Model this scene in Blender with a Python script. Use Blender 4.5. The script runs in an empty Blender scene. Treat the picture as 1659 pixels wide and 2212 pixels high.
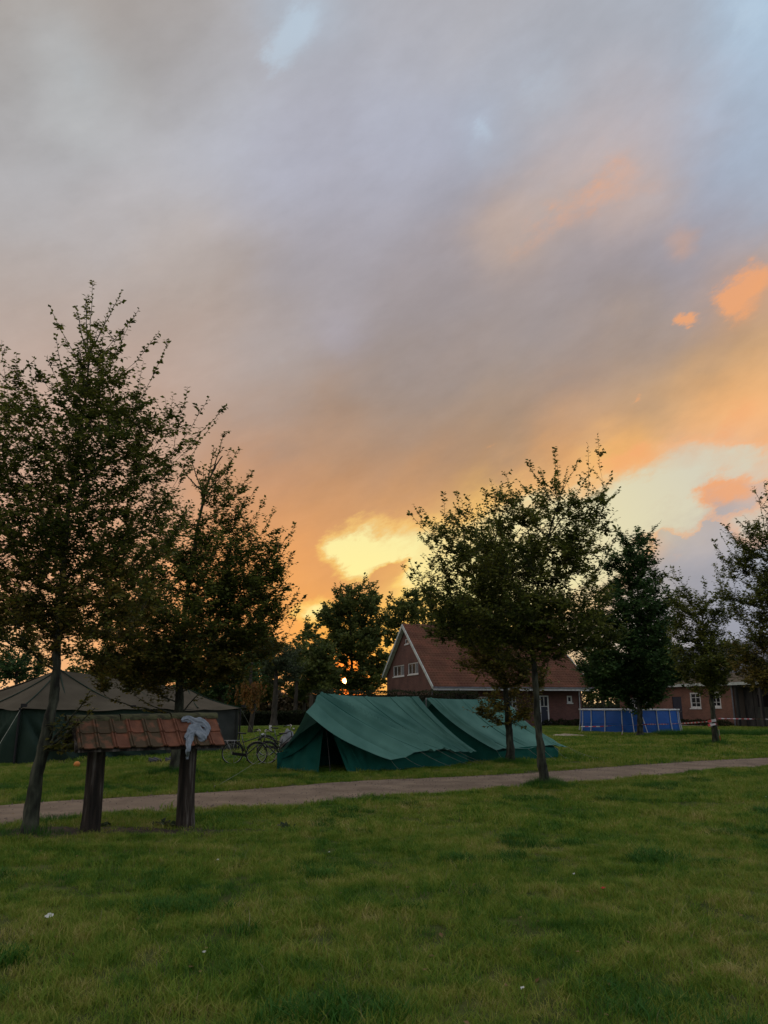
import bpy, math, random
import numpy as np
from mathutils import Vector, Matrix, noise
random.seed(7)
C = bpy.context.scene
COL = C.collection
# ------------------------------------------------------------------ camera
EYE = 1.75
PITCH = math.atan(414/1660)          # the horizon lies below the middle of the picture
cd = bpy.data.cameras.new("camera"); cam = bpy.data.objects.new("camera", cd); COL.objects.link(cam)
cam.location = (0, 0, EYE); cam.rotation_euler = (math.pi/2+PITCH, 0, 0)
cd.sensor_fit = 'VERTICAL'; cd.sensor_height = 36; cd.lens = 36*1660/2212
cd.clip_start = .1; cd.clip_end = 3000
C.camera = cam
cp, sp = math.cos(PITCH), math.sin(PITCH)
def ray(x, y):                        # direction seen at a point of the photograph (1659 x 2212 units)
    u, v = (x-829.5)/1660, (1106-y)/1660
    return Vector((u, cp-v*sp, sp+v*cp))
def at(x, y, Y):                      # point at forward distance Y
    d = ray(x, y); return Vector((d.x, d.y, d.z))*(Y/d.y)+Vector((0, 0, EYE))
def gnd(x, y, z=0):                   # point on the ground
    d = ray(x, y); k = (z-EYE)/d.z
    return Vector((d.x*k, d.y*k, z))
def onplane(x, y, P, D):              # point where that direction meets the upright plane through P along D
    d = ray(x, y)
    det = D[0]*(-d.y)+d.x*D[1]
    s = (-P[0]*(-d.y)-d.x*P[1])/det
    k = (P[1]+s*D[1])/d.y
    return s, EYE+d.z*k
# ------------------------------------------------------------------ light
def lin(c):
    return tuple(((v/255)/12.92 if v/255 <= .04045 else ((v/255+.055)/1.055)**2.4) for v in c)
SUNPX = (745, 1471)
sd = ray(*SUNPX).normalized()
W = bpy.data.worlds.new("World"); C.world = W; W.use_nodes = True
nt = W.node_tree; N = nt.nodes; L = nt.links; N.clear()
def nd(t, **k):
    n = N.new(t)
    for a, b in k.items():
        if a[0] == 'i' and a[1:].isdigit(): n.inputs[int(a[1:])].default_value = b
        else: setattr(n, a, b)
    return n
def vm(op, a, b=None):
    n = nd('ShaderNodeVectorMath', operation=op)
    for i, s in enumerate((a, b)):
        if s is None: continue
        if isinstance(s, (tuple, Vector)): n.inputs[i].default_value = tuple(s)
        else: L.new(s, n.inputs[i])
    return n.outputs[1 if op in ('DISTANCE', 'LENGTH', 'DOT_PRODUCT') else 0]
def mt(op, a, b=None, c=None):
    n = nd('ShaderNodeMath', operation=op)
    for i, s in enumerate((a, b, c)):
        if s is None: continue
        if isinstance(s, (int, float)): n.inputs[i].default_value = s
        else: L.new(s, n.inputs[i])
    return n.outputs[0]
def scl(v, f):
    n = nd('ShaderNodeVectorMath', operation='SCALE')
    if isinstance(v, tuple): n.inputs[0].default_value = v
    else: L.new(v, n.inputs[0])
    if isinstance(f, (int, float)): n.inputs[3].default_value = f
    else: L.new(f, n.inputs[3])
    return n.outputs[0]
def nz(vec, scale, detail, rough=.55):
    n = nd('ShaderNodeTexNoise'); n.inputs['Scale'].default_value = scale
    n.inputs['Detail'].default_value = detail; n.inputs['Roughness'].default_value = rough
    L.new(vec, n.inputs['Vector']); return n
tc = nd('ShaderNodeTexCoord'); dirv = tc.outputs['Generated']
# the cloud field is stretched along the way the cloud streets run (up to the right)
rot = nd('ShaderNodeVectorRotate', rotation_type='Y_AXIS'); rot.inputs['Angle'].default_value = math.radians(24)
L.new(dirv, rot.inputs['Vector'])
strv = nd('ShaderNodeVectorMath', operation='MULTIPLY'); L.new(rot.outputs[0], strv.inputs[0]); strv.inputs[1].default_value = (.62, .8, 1.35)
sv = strv.outputs[0]
w1 = nz(sv, 3.4, 6, .58); w2 = nz(sv, 13, 5, .6)
off = vm('ADD', scl(vm('SUBTRACT', w1.outputs['Color'], (.5, .5, .5)), .115), scl(vm('SUBTRACT', w2.outputs['Color'], (.5, .5, .5)), .05))
dw = vm('ADD', dirv, off)
# colour of the cloud deck towards each direction: (x, y, radius, weight, colour)
SKY = [
 (60,50,120,1,(168,160,152)),(150,130,45,1.5,(192,197,200)),(170,220,60,1.5,(194,199,202)),(0,250,110,1,(172,172,174)),(330,70,100,1,(167,160,155)),
 (660,30,45,1,(175,188,202)),(450,200,90,1,(178,180,186)),(820,60,110,1,(174,174,180)),(1060,70,90,1,(172,168,170)),
 (1140,170,80,1,(174,184,200)),(1330,60,110,1,(168,174,184)),(1620,50,60,1.4,(178,204,226)),(1659,290,90,1.2,(168,186,206)),
 (1450,170,90,1,(168,176,190)),(1050,290,34,1,(176,188,206)),(200,400,130,1,(178,177,182)),(600,350,110,1,(174,176,190)),(880,300,110,1,(170,174,190)),
 (1260,270,100,1,(178,170,172)),(1400,280,60,1,(188,168,162)),(1310,405,55,1.6,(196,170,156)),(1420,415,36,1,(192,168,154)),(1100,535,48,1.5,(194,168,150)),(1190,465,38,1,(188,166,152)),
 (1560,430,100,1,(164,164,178)),(60,560,120,1,(178,168,162)),(430,590,110,1,(180,166,156)),(750,480,110,1,(170,166,174)),
 (680,640,90,1,(162,155,158)),(950,640,110,1,(162,153,156)),(1250,600,120,1,(158,149,152)),(1500,600,70,1,(156,149,154)),(1462,515,15,1.4,(212,164,134)),
 (1655,560,60,1,(190,160,135)),(1645,615,24,1.2,(226,160,104)),(1400,720,60,1,(160,145,136)),(1580,740,50,1,(184,152,120)),
 (60,760,120,1,(184,164,152)),(420,790,110,1,(184,162,150)),(745,735,40,1,(174,168,178)),(600,780,60,1,(172,162,160)),(930,780,110,1,(156,144,140)),(1180,760,100,1,(156,142,134)),
 (1420,830,90,1,(196,156,112)),(1620,810,70,1,(222,174,120)),(600,920,90,1,(164,146,134)),(850,930,110,1,(158,138,122)),(1080,900,90,1,(172,142,112)),
 (1250,900,70,1,(206,154,104)),(1600,895,50,1.6,(248,180,112)),(1530,945,24,1.2,(240,176,116)),(1659,930,40,1,(240,176,120)),
 (1380,975,44,1.7,(250,184,104)),(1220,975,40,1,(236,168,98)),(1300,990,26,1.2,(255,198,110)),(560,1040,70,1,(212,152,104)),(750,1040,100,1,(198,146,102)),(1000,1010,80,1,(190,144,102)),
 (1130,1035,32,1,(240,176,108)),
 (1580,1105,28,2.0,(160,158,164)),(1520,1125,26,1.3,(168,166,168)),(1450,1140,40,1,(214,206,176)),
 (1400,1175,20,1.4,(226,176,136)),(1500,1210,50,1,(172,170,178)),(1620,1210,60,1,(176,182,190)),
 (1450,1320,90,1,(150,153,166)),(1600,1330,90,1,(146,150,166)),(900,1090,60,1,(216,156,96)),(700,1140,80,1,(216,154,98)),(560,1200,80,1,(226,156,96)),(640,1260,50,1,(238,164,92)),
 (830,1222,22,1.6,(226,160,92)),
 (870,1240,30,1,(255,228,140)),(960,1160,40,1,(255,214,130)),(1030,1100,40,1.4,(255,200,100)),(1100,1200,90,.6,(246,190,120)),(1220,1150,90,.6,(240,190,130)),(850,1200,60,1,(238,172,98)),(1600,640,50,1,(206,156,116)),(1590,1050,60,1.2,(214,172,150)),(1500,1170,40,1,(196,176,166)),(1500,1060,60,1,(216,190,160)),(1600,1000,50,1,(226,184,146)),(1620,1130,50,1.3,(186,186,186)),
 (690,1230,26,1.4,(226,158,96)),(640,1330,50,1,(250,172,70)),(700,1330,26,1.5,(255,190,78)),(745,1400,50,1.3,(255,172,72)),(745,1468,36,1.8,(240,118,36)),(860,1380,60,1.2,(255,196,90)),(940,1300,60,1,(255,214,120)),
 (480,1330,80,1,(238,156,86)),(250,1380,100,1,(244,172,110)),(50,1440,90,1,(252,196,140)),(100,1150,130,1,(224,164,124)),(300,1000,110,1,(200,160,132)),(0,950,120,1,(196,166,148)),
 (560,1470,90,1,(250,176,110)),(1000,1440,100,1,(255,196,110)),(1300,1480,90,1,(250,204,140)),(1320,1350,80,1,(200,190,170)),(1659,1460,120,1,(160,162,172)),
]
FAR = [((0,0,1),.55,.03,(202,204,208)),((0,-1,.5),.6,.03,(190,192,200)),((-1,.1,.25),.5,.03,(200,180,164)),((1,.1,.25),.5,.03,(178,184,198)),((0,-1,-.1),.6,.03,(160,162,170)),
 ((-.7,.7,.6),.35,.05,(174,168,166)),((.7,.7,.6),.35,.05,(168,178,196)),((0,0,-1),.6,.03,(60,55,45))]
pts = []
for x, y, r, w, c in SKY:
    pts.append((ray(x, y).normalized(), r/1660*1.0, w, lin(c)))
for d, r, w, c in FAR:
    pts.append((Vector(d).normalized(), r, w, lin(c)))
accc = acca = None
for d, r, w, c in pts:
    dist = vm('DISTANCE', dw, d)
    g = mt('EXPONENT', mt('MULTIPLY', mt('MULTIPLY', dist, dist), -1/(2*r*r*1.0)))
    g = mt('MULTIPLY', g, w)
    cv = scl(c, g)
    accc = cv if accc is None else vm('ADD', accc, cv)
    acca = g if acca is None else mt('ADD', acca, g)
colr = scl(accc, mt('DIVIDE', 1.0, mt('ADD', acca, 1e-6)))
# fine billows in the deck
b1 = nz(sv, 7.5, 8, .62).outputs['Fac']; b2 = nz(sv, 26, 5, .6).outputs['Fac']
mod = mt('ADD', mt('ADD', 1.0, mt('MULTIPLY', mt('SUBTRACT', b1, .5), .36)), mt('MULTIPLY', mt('SUBTRACT', b2, .5), .14))
colr = scl(colr, mod)
# larger mottling: cold light in the thin places, warm grey in the thick
rot2 = nd('ShaderNodeVectorMath', operation='ADD'); L.new(sv, rot2.inputs[0]); rot2.inputs[1].default_value = (3.1, 1.7, .4)
m1 = nd('ShaderNodeMapRange', interpolation_type='SMOOTHSTEP'); L.new(nz(rot2.outputs[0], 5.2, 9, .60).outputs['Fac'], m1.inputs[0]); m1.inputs[1].default_value = .34; m1.inputs[2].default_value = .68
tint = nd('ShaderNodeMix', data_type='RGBA'); L.new(m1.outputs[0], tint.inputs[0]); tint.inputs[6].default_value = (.945, .94, .94, 1); tint.inputs[7].default_value = (1.03, 1.048, 1.07, 1)
colr = vm('MULTIPLY', colr, tint.outputs[2])
# breaks and lit flecks have ragged edges: a field of blobs, frayed by noise, is cut at a level
fray = nz(sv, 9, 10, .72).outputs['Fac']
w3 = nz(sv, 9, 9, .66)
dw2 = vm('ADD', dirv, scl(vm('SUBTRACT', w3.outputs['Color'], (.5, .5, .5)), .11))
def field(blobs):
    f = None
    for x, y, r, w in blobs:
        dist = vm('DISTANCE', dw2, ray(x, y).normalized()); q = r/1660
        g = mt('MULTIPLY', mt('EXPONENT', mt('MULTIPLY', mt('MULTIPLY', dist, dist), -1/(2*q*q))), w)
        f = g if f is None else mt('ADD', f, g)
    return f
def cut(f, lo, hi, rag):
    v = mt('ADD', f, mt('MULTIPLY', mt('SUBTRACT', fray, .5), rag)); n = nd('ShaderNodeMapRange', interpolation_type='SMOOTHSTEP'); L.new(v, n.inputs[0])
    n.inputs[1].default_value = lo; n.inputs[2].default_value = hi; return n.outputs[0]
def only(f, m, hi):                     # nothing away from the blobs themselves
    n = nd('ShaderNodeMapRange', interpolation_type='SMOOTHSTEP'); L.new(f, n.inputs[0]); n.inputs[1].default_value = .02; n.inputs[2].default_value = hi
    return mt('MULTIPLY', m, n.outputs[0])
def mixc(f, a, b):
    n = nd('ShaderNodeMix', data_type='RGBA'); L.new(f, n.inputs[0])
    for k, c in ((6, a), (7, b)):
        if isinstance(c, tuple): n.inputs[k].default_value = (*c, 1)
        else: L.new(c, n.inputs[k])
    return n.outputs[2]
GAP = [(1640,1000,40,1),(1575,1010,34,.8),(1500,1005,34,1.1),(1430,1070,52,1.1),(1330,1110,55,1.1),(1500,1090,50,.9),(1590,1150,34,.8),(1230,1130,50,1),(1380,1180,50,.8),(1260,1220,60,1),
 (1120,1150,52,1),(1120,1240,60,1),(1010,1190,52,1.1),(990,1270,50,1),(900,1195,44,1.6),(830,1170,32,1.6),(775,1188,26,1.5),(735,1182,18,1.1),(768,1226,17,1.2),(890,1258,30,1.3),(940,1230,40,1.2),(700,1330,18,.9),(1650,1130,36,.7),
 (828,1236,17,-2.4),(856,1212,10,-1.4),(1545,1060,15,-1.5),(1585,1046,16,-1.6),(1625,1036,15,-1.5),(1575,1096,14,-1.2),(1605,1080,12,-1.0),(1530,1116,14,-.9),(1450,1168,20,-1.3),(1530,1158,24,-1.6),(1600,1200,50,-1.0),(1480,1235,60,-1.2),(985,1080,22,-.7),(1590,930,40,-.8)]
gf = field(GAP); gm = only(gf, cut(gf, .05, 1.25, 2.6), .7)
rim = mt('MULTIPLY', only(gf, cut(gf, -.05, .50, 1.4), .12), mt('SUBTRACT', 1.0, gm))
# light comes through the rims of the cloud, yellower towards the sun
near = nd('ShaderNodeMapRange'); L.new(vm('DISTANCE', dirv, sd), near.inputs[0]); near.inputs[1].default_value = .12; near.inputs[2].default_value = .50
rimc = mixc(near.outputs[0], lin((255, 214, 108)), lin((246, 178, 124)))
veil = nz(sv, 8, 9, .66).outputs['Fac']
clr = mixc(near.outputs[0], lin((255, 240, 158)), lin((212, 206, 184)))
colr = mixc(mt('MULTIPLY', rim, .62), colr, rimc)
vl = nd('ShaderNodeMapRange'); L.new(veil, vl.inputs[0]); vl.inputs[1].default_value = .46; vl.inputs[2].default_value = .72; vl.inputs[3].default_value = 1; vl.inputs[4].default_value = .30
colr = mixc(mt('MULTIPLY', gm, vl.outputs[0]), colr, clr)
FLECK = [(1600,655,30,1),(1645,612,24,1),(1580,668,20,.8),(1469,692,11,1.1),(1488,695,9,.9),(1462,512,9,.9),(1474,530,9,.6),(1356,870,8,.9),(832,1071,9,.9),(1562,1052,20,1),(1605,1040,18,.9),(1525,1068,12,.7),(1085,968,10,.7),(1340,985,26,.7),(1400,968,20,.7),(1600,880,34,.6),(1560,940,20,.6),(1090,540,30,.36),(1150,505,26,.34),(1210,460,28,.36),(1280,420,34,.4),(1340,400,34,.36),(1410,415,28,.3),(1340,310,40,.2),(1400,1172,16,.7),(1540,1152,14,.8),(1470,1190,14,.6)]
ff = field(FLECK); fm = only(ff, cut(ff, .10, 1.15, 2.0), .45)
fc = mixc(near.outputs[0], lin((250, 176, 96)), lin((240, 166, 112)))
colr = mixc(mt('MULTIPLY', fm, .8), colr, fc)
BLUE = [(596,100,26,1.3),(622,58,26,1.2),(570,130,16,.9),(650,20,24,1),(540,60,20,.5),(1180,190,50,.5),(1050,285,13,.6),(1040,265,10,.6),(1600,30,24,.8),(1640,70,24,.7),(745,735,14,.4),(600,790,20,.3),(160,130,20,.3),(180,210,26,.3)]
bf = field(BLUE); bm = only(bf, cut(bf, .0, 1.5, 1.8), .5)
colr = mixc(mt('MULTIPLY', bm, .5), colr, lin((190, 211, 228)))
# glow of the low sun in the thin haze, and its disc
sdist = vm('DISTANCE', dirv, sd)
glow = mt('EXPONENT', mt('MULTIPLY', mt('MULTIPLY', sdist, sdist), -1/(2*.020**2)))
disc = nd('ShaderNodeMapRange', interpolation_type='SMOOTHSTEP'); L.new(sdist, disc.inputs[0])
disc.inputs[1].default_value = .0024; disc.inputs[2].default_value = .0038; disc.inputs[3].default_value = 1; disc.inputs[4].default_value = 0
colr = vm('ADD', colr, scl((1.3, .16, .0), glow))
colr = vm('ADD', colr, scl((26., 13., 3.5), disc.outputs[0]))
# the clear sky above the clouds shows through thinly
sky = nd('ShaderNodeTexSky', sky_type='NISHITA'); sky.sun_disc = False
sky.sun_elevation = math.asin(sd.z); sky.sun_rotation = math.atan2(sd.x, sd.y)
b_sky = nd('ShaderNodeBackground'); L.new(sky.outputs[0], b_sky.inputs[0]); b_sky.inputs[1].default_value = .05
b_cl = nd('ShaderNodeBackground'); L.new(colr, b_cl.inputs[0]); b_cl.inputs[1].default_value = 1.08
ad = nd('ShaderNodeMixShader'); ad.inputs[0].default_value = .94; L.new(b_sky.outputs[0], ad.inputs[1]); L.new(b_cl.outputs[0], ad.inputs[2])
wo = nd('ShaderNodeOutputWorld'); L.new(ad.outputs[0], wo.inputs[0])
W.cycles.sampling_method = 'MANUAL'; W.cycles.sample_map_resolution = 512
sl = bpy.data.lights.new("sun", 'SUN'); sl.energy = .45; sl.angle = math.radians(.53); sl.color = (1, .52, .22)
so = bpy.data.objects.new("sun", sl); COL.objects.link(so)
so.rotation_euler = Vector(sd).to_track_quat('Z', 'Y').to_euler()
C.view_settings.view_transform = 'Standard'; C.view_settings.look = 'None'
C.view_settings.exposure = 0; C.view_settings.gamma = 1; C.view_settings.use_curve_mapping = False
C.cycles.max_bounces = 6; C.cycles.transparent_max_bounces = 12
# ------------------------------------------------------------------ materials
def mat(name, c1, c2=None, scale=6, rough=.85, bump=0, bscale=40, c3=None, stretch=None, spec=.3, detail=5, metal=0, isl=0, coords='Object', thr=(.35, .65), trans=0):
    m = bpy.data.materials.new(name); m.use_nodes = True; t = m.node_tree; n = t.nodes; l = t.links
    p = n['Principled BSDF']; p.inputs['Roughness'].default_value = rough; p.inputs['Metallic'].default_value = metal
    p.inputs['Specular IOR Level'].default_value = spec
    col = None
    if c2 is None:
        p.inputs['Base Color'].default_value = (*c1, 1)
    co = n.new('ShaderNodeTexCoord') if coords != 'World' else n.new('ShaderNodeNewGeometry')
    v = co.outputs[coords if coords != 'World' else 'Position']
    if stretch:
        mp = n.new('ShaderNodeMapping'); mp.inputs['Scale'].default_value = stretch; l.new(v, mp.inputs[0]); v = mp.outputs[0]
    if c2 is not None:
        no = n.new('ShaderNodeTexNoise'); no.inputs['Scale'].default_value = scale; no.inputs['Detail'].default_value = detail; l.new(v, no.inputs['Vector'])
        r = n.new('ShaderNodeValToRGB'); e = r.color_ramp.elements
        e[0].position, e[1].position = thr; e[0].color = (*c1, 1); e[1].color = (*c2, 1)
        if c3: x = e.new(.5*(thr[0]+thr[1])); x.color = (*c3, 1)
        l.new(no.outputs['Fac'], r.inputs[0]); col = r.outputs[0]
        if isl:
            g = n.new('ShaderNodeNewGeometry'); hv = n.new('ShaderNodeHueSaturation')
            mr = n.new('ShaderNodeMapRange'); l.new(g.outputs['Random Per Island'], mr.inputs[0]); mr.inputs[3].default_value = 1-isl; mr.inputs[4].default_value = 1+isl
            l.new(mr.outputs[0], hv.inputs['Value']); mr2 = n.new('ShaderNodeMapRange'); l.new(g.outputs['Random Per Island'], mr2.inputs[0]); mr2.inputs[3].default_value = .5+isl*.06; mr2.inputs[4].default_value = .5-isl*.06
            l.new(mr2.outputs[0], hv.inputs['Hue']); l.new(col, hv.inputs['Color']); col = hv.outputs[0]
        l.new(col, p.inputs['Base Color'])
    if bump:
        nb = n.new('ShaderNodeTexNoise'); nb.inputs['Scale'].default_value = bscale; nb.inputs['Detail'].default_value = 4; l.new(v, nb.inputs['Vector'])
        b = n.new('ShaderNodeBump'); b.inputs['Strength'].default_value = bump; b.inputs['Distance'].default_value = .02
        l.new(nb.outputs['Fac'], b.inputs['Height']); l.new(b.outputs[0], p.inputs['Normal'])
    if trans:
        tr = n.new('ShaderNodeBsdfTranslucent'); mx = n.new('ShaderNodeMixShader'); mx.inputs[0].default_value = trans
        if col is not None: l.new(col, tr.inputs[0])
        else: tr.inputs[0].default_value = (*c1, 1)
        l.new(p.outputs[0], mx.inputs[1]); l.new(tr.outputs[0], mx.inputs[2]); l.new(mx.outputs[0], n['Material Output'].inputs[0])
    return m
def leafmat(name, a, b, scale=1.3, isl=.45, c3=None):
    return mat(name, a, b, scale, rough=.55, spec=.25, isl=isl, trans=.4, coords='World', c3=c3)
def brickmat(name, c1, c2, mortar, bw=.22, bh=.065):
    m = bpy.data.materials.new(name); m.use_nodes = True; n = m.node_tree.nodes; l = m.node_tree.links; p = n['Principled BSDF']
    p.inputs['Roughness'].default_value = .9
    uv = n.new('ShaderNodeUVMap'); b = n.new('ShaderNodeTexBrick'); l.new(uv.outputs[0], b.inputs[0])
    b.inputs['Color1'].default_value = (*c1, 1); b.inputs['Color2'].default_value = (*c2, 1); b.inputs['Mortar'].default_value = (*mortar, 1)
    b.inputs['Scale'].default_value = 1; b.inputs['Brick Width'].default_value = bw; b.inputs['Row Height'].default_value = bh; b.inputs['Mortar Size'].default_value = .008
    no = n.new('ShaderNodeTexNoise'); no.inputs['Scale'].default_value = .9; no.inputs['Detail'].default_value = 6; l.new(uv.outputs[0], no.inputs[0])
    mx = n.new('ShaderNodeMix'); mx.data_type = 'RGBA'; mx.blend_type = 'MULTIPLY'; mx.inputs[0].default_value = .6
    l.new(b.outputs[0], mx.inputs[6]); r = n.new('ShaderNodeValToRGB'); r.color_ramp.elements[0].position = .3; r.color_ramp.elements[0].color = (.5, .5, .5, 1); r.color_ramp.elements[1].position = .7; r.color_ramp.elements[1].color = (1.2, 1.15, 1.1, 1)
    l.new(no.outputs[0], r.inputs[0]); l.new(r.outputs[0], mx.inputs[7]); l.new(mx.outputs[2], p.inputs['Base Color'])
    return m
M = {}
M['bark'] = mat('bark', (.012, .012, .008), (.085, .088, .058), 9, bump=1, bscale=30, stretch=(1, 1, .35), c3=(.036, .040, .026))
M['bark_dark'] = mat('bark_dark', (.03, .026, .02), (.07, .06, .045), 6, bump=.8, bscale=30, stretch=(1, 1, .4))
M['leaf'] = leafmat('hornbeam_leaf', (.075, .105, .018), (.19, .21, .040))
M['leaf_y'] = leafmat('hornbeam_leaf_turning', (.10, .105, .020), (.25, .20, .04))
M['leaf_g'] = leafmat('maple_leaf_green', (.040, .090, .028), (.090, .165, .048))
M['leaf_far'] = leafmat('far_leaf', (.075, .11, .030), (.16, .19, .045), .5)
M['leaf_olive'] = leafmat('willow_leaf', (.05, .072, .035), (.09, .12, .055), .5)
M['leaf_gold'] = leafmat('golden_leaf', (.12, .07, .02), (.26, .14, .03), 1.5)
M['hedge'] = leafmat('hedge_leaf', (.016, .026, .010), (.040, .052, .018), 1.2)
M['wood_old'] = mat('weathered_post_wood', (.016, .013, .010), (.19, .17, .145), 4, rough=.95, bump=1, bscale=26, stretch=(3.2, 3.2, .32), c3=(.045, .034, .026), thr=(.38, .70))
M['mosswood'] = mat('mossy_ridge_wood', (.05, .045, .026), (.12, .12, .055), 9, rough=.95, bump=.8, bscale=60, stretch=(.5, 2, 2))
M['tile'] = mat('clay_tile', (.13, .048, .026), (.26, .094, .048), 7, rough=.85, bump=.6, bscale=70, c3=(.175, .072, .040), coords='World', thr=(.3, .7))
M['tile2'] = mat('clay_tile_mossy', (.085, .056, .030), (.20, .086, .046), 8, rough=.85, bump=.4, bscale=90, coords='World', c3=(.085, .060, .032))
M['roof_clay'] = mat('roof_clay_tiles', (.125, .050, .032), (.20, .080, .048), .8, rough=.85, c3=(.145, .066, .038), coords='World')
M['roof_slate'] = mat('roof_grey_sheet', (.10, .105, .125), (.17, .18, .21), .7, rough=.55, coords='World')
M['roof_moss'] = mat('roof_moss_band', (.09, .07, .045), (.14, .11, .07), 1.1, coords='World')
M['brick'] = brickmat('red_brick', (.12, .042, .036), (.175, .064, .050), (.14, .11, .095))
M['brick2'] = brickmat('brown_red_brick', (.19, .075, .052), (.26, .11, .072), (.19, .15, .12))
M['white'] = mat('white_paint', (.62, .62, .60), (.78, .78, .76), 4, rough=.5)
M['whiteg'] = mat('weathered_white_paint', (.42, .47, .44), (.62, .66, .63), 3, rough=.6)
M['lead'] = mat('zinc_gutter', (.12, .125, .14), (.2, .2, .22), 3, rough=.5)
M['glass'] = mat('window_glass', (.010, .012, .015), rough=.15, spec=.2)
M['curtain'] = mat('net_curtain', (.14, .15, .16), (.24, .25, .26), 8)
M['doorblue'] = mat('dark_blue_door', (.020, .026, .045), (.03, .036, .06), 3, rough=.45)
M['timber'] = mat('dark_barn_timber', (.035, .034, .034), (.075, .07, .065), 5, bump=.5, stretch=(1, 1, .2))
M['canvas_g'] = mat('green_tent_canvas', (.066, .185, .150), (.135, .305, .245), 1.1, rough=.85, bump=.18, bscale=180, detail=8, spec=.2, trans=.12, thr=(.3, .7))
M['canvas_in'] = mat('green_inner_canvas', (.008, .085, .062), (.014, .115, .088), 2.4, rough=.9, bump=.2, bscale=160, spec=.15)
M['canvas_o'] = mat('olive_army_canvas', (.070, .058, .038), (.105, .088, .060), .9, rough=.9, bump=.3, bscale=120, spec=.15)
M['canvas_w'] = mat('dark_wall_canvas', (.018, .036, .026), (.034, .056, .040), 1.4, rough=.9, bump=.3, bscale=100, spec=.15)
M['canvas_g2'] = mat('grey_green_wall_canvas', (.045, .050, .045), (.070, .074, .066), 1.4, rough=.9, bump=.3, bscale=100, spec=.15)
M['black'] = mat('black_rubber', (.014, .014, .015), rough=.6)
M['bikeblk'] = mat('black_bike_paint', (.016, .017, .018), rough=.3, spec=.6)
M['steel'] = mat('dull_steel', (.42, .42, .42), rough=.32, metal=.8)
M['rope'] = mat('pale_guy_rope', (.25, .26, .2), (.4, .4, .32), 30)
M['pool'] = mat('blue_pool_liner', (.008, .085, .36), (.014, .115, .45), 2.0, rough=.5, bump=.2, bscale=9, spec=.4)
M['poolwater'] = mat('pool_water', (.02, .07, .09), rough=.05, spec=.8)
M['frame'] = mat('pale_grey_pool_frame', (.46, .48, .50), (.6, .62, .64), 6, rough=.45)
M['cloth'] = mat('pale_blue_grey_cloth', (.19, .225, .255), (.30, .335, .37), 14, rough=.95, bump=.4, bscale=200)
M['greytarp'] = mat('grey_tarpaulin', (.16, .17, .18), (.24, .25, .26), 5, rough=.6)
M['orange'] = mat('orange_plastic', (.75, .25, .05), (.85, .34, .08), 6, rough=.45)
M['paper'] = mat('off_white_paper', (.55, .56, .5), (.7, .7, .64), 9, rough=.8)
M['red'] = mat('red_plastic', (.5, .03, .02), rough=.5)
M['sand'] = mat('pale_sand', (.34, .28, .2), (.46, .39, .28), 6, bump=.4)
M['stem'] = mat('green_stem', (.06, .09, .03), (.1, .14, .05), 5)
M['soil'] = mat('bare_soil', (.030, .022, .014), (.065, .046, .030), 5, bump=1, bscale=20, coords='World')
m = bpy.data.materials.new('barrier_tape'); m.use_nodes = True; M['tape'] = m
n_ = m.node_tree.nodes; l_ = m.node_tree.links
u_ = n_.new('ShaderNodeUVMap'); s_ = n_.new('ShaderNodeSeparateXYZ'); l_.new(u_.outputs[0], s_.inputs[0])
q_ = n_.new('ShaderNodeMath'); q_.operation = 'FRACT'; k_ = n_.new('ShaderNodeMath'); k_.operation = 'MULTIPLY'; k_.inputs[1].default_value = 1/.5
l_.new(s_.outputs[0], k_.inputs[0]); l_.new(k_.outputs[0], q_.inputs[0]); g_ = n_.new('ShaderNodeMath'); g_.operation = 'GREATER_THAN'; g_.inputs[1].default_value = .5; l_.new(q_.outputs[0], g_.inputs[0])
x_ = n_.new('ShaderNodeMix'); x_.data_type = 'RGBA'; x_.inputs[6].default_value = (.45, .035, .03, 1); x_.inputs[7].default_value = (.50, .49, .47, 1); l_.new(g_.outputs[0], x_.inputs[0])
l_.new(x_.outputs[2], n_['Principled BSDF'].inputs['Base Color']); n_['Principled BSDF'].inputs['Roughness'].default_value = .4
# ------------------------------------------------------------------ objects
def tag(o, label=None, cat=None, group=None, kind=None):
    if label: o['label'] = label
    if cat: o['category'] = cat
    if group: o['group'] = group
    if kind: o['kind'] = kind
    return o
def empty(name, loc, label, cat, group=None, rz=0):
    o = bpy.data.objects.new(name, None); COL.objects.link(o); o.location = loc; o.rotation_euler = (0, 0, rz)
    o.empty_display_size = .2
    return tag(o, label, cat, group)
def link(name, me, m, parent=None):
    if m is not None and not me.materials: me.materials.append(m)
    o = bpy.data.objects.new(name, me); COL.objects.link(o)
    if parent is not None:
        o.parent = parent
        # world-built geometry under a placed empty: undo the empties' own transforms
        mw = Matrix(); q = parent
        while q is not None:
            mw = Matrix.Translation(q.location) @ q.rotation_euler.to_matrix().to_4x4() @ mw; q = q.parent
        o.matrix_parent_inverse = mw.inverted() if getattr(parent, 'type', '') == 'EMPTY' and not parent.get('_local') else Matrix()
    return o
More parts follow.
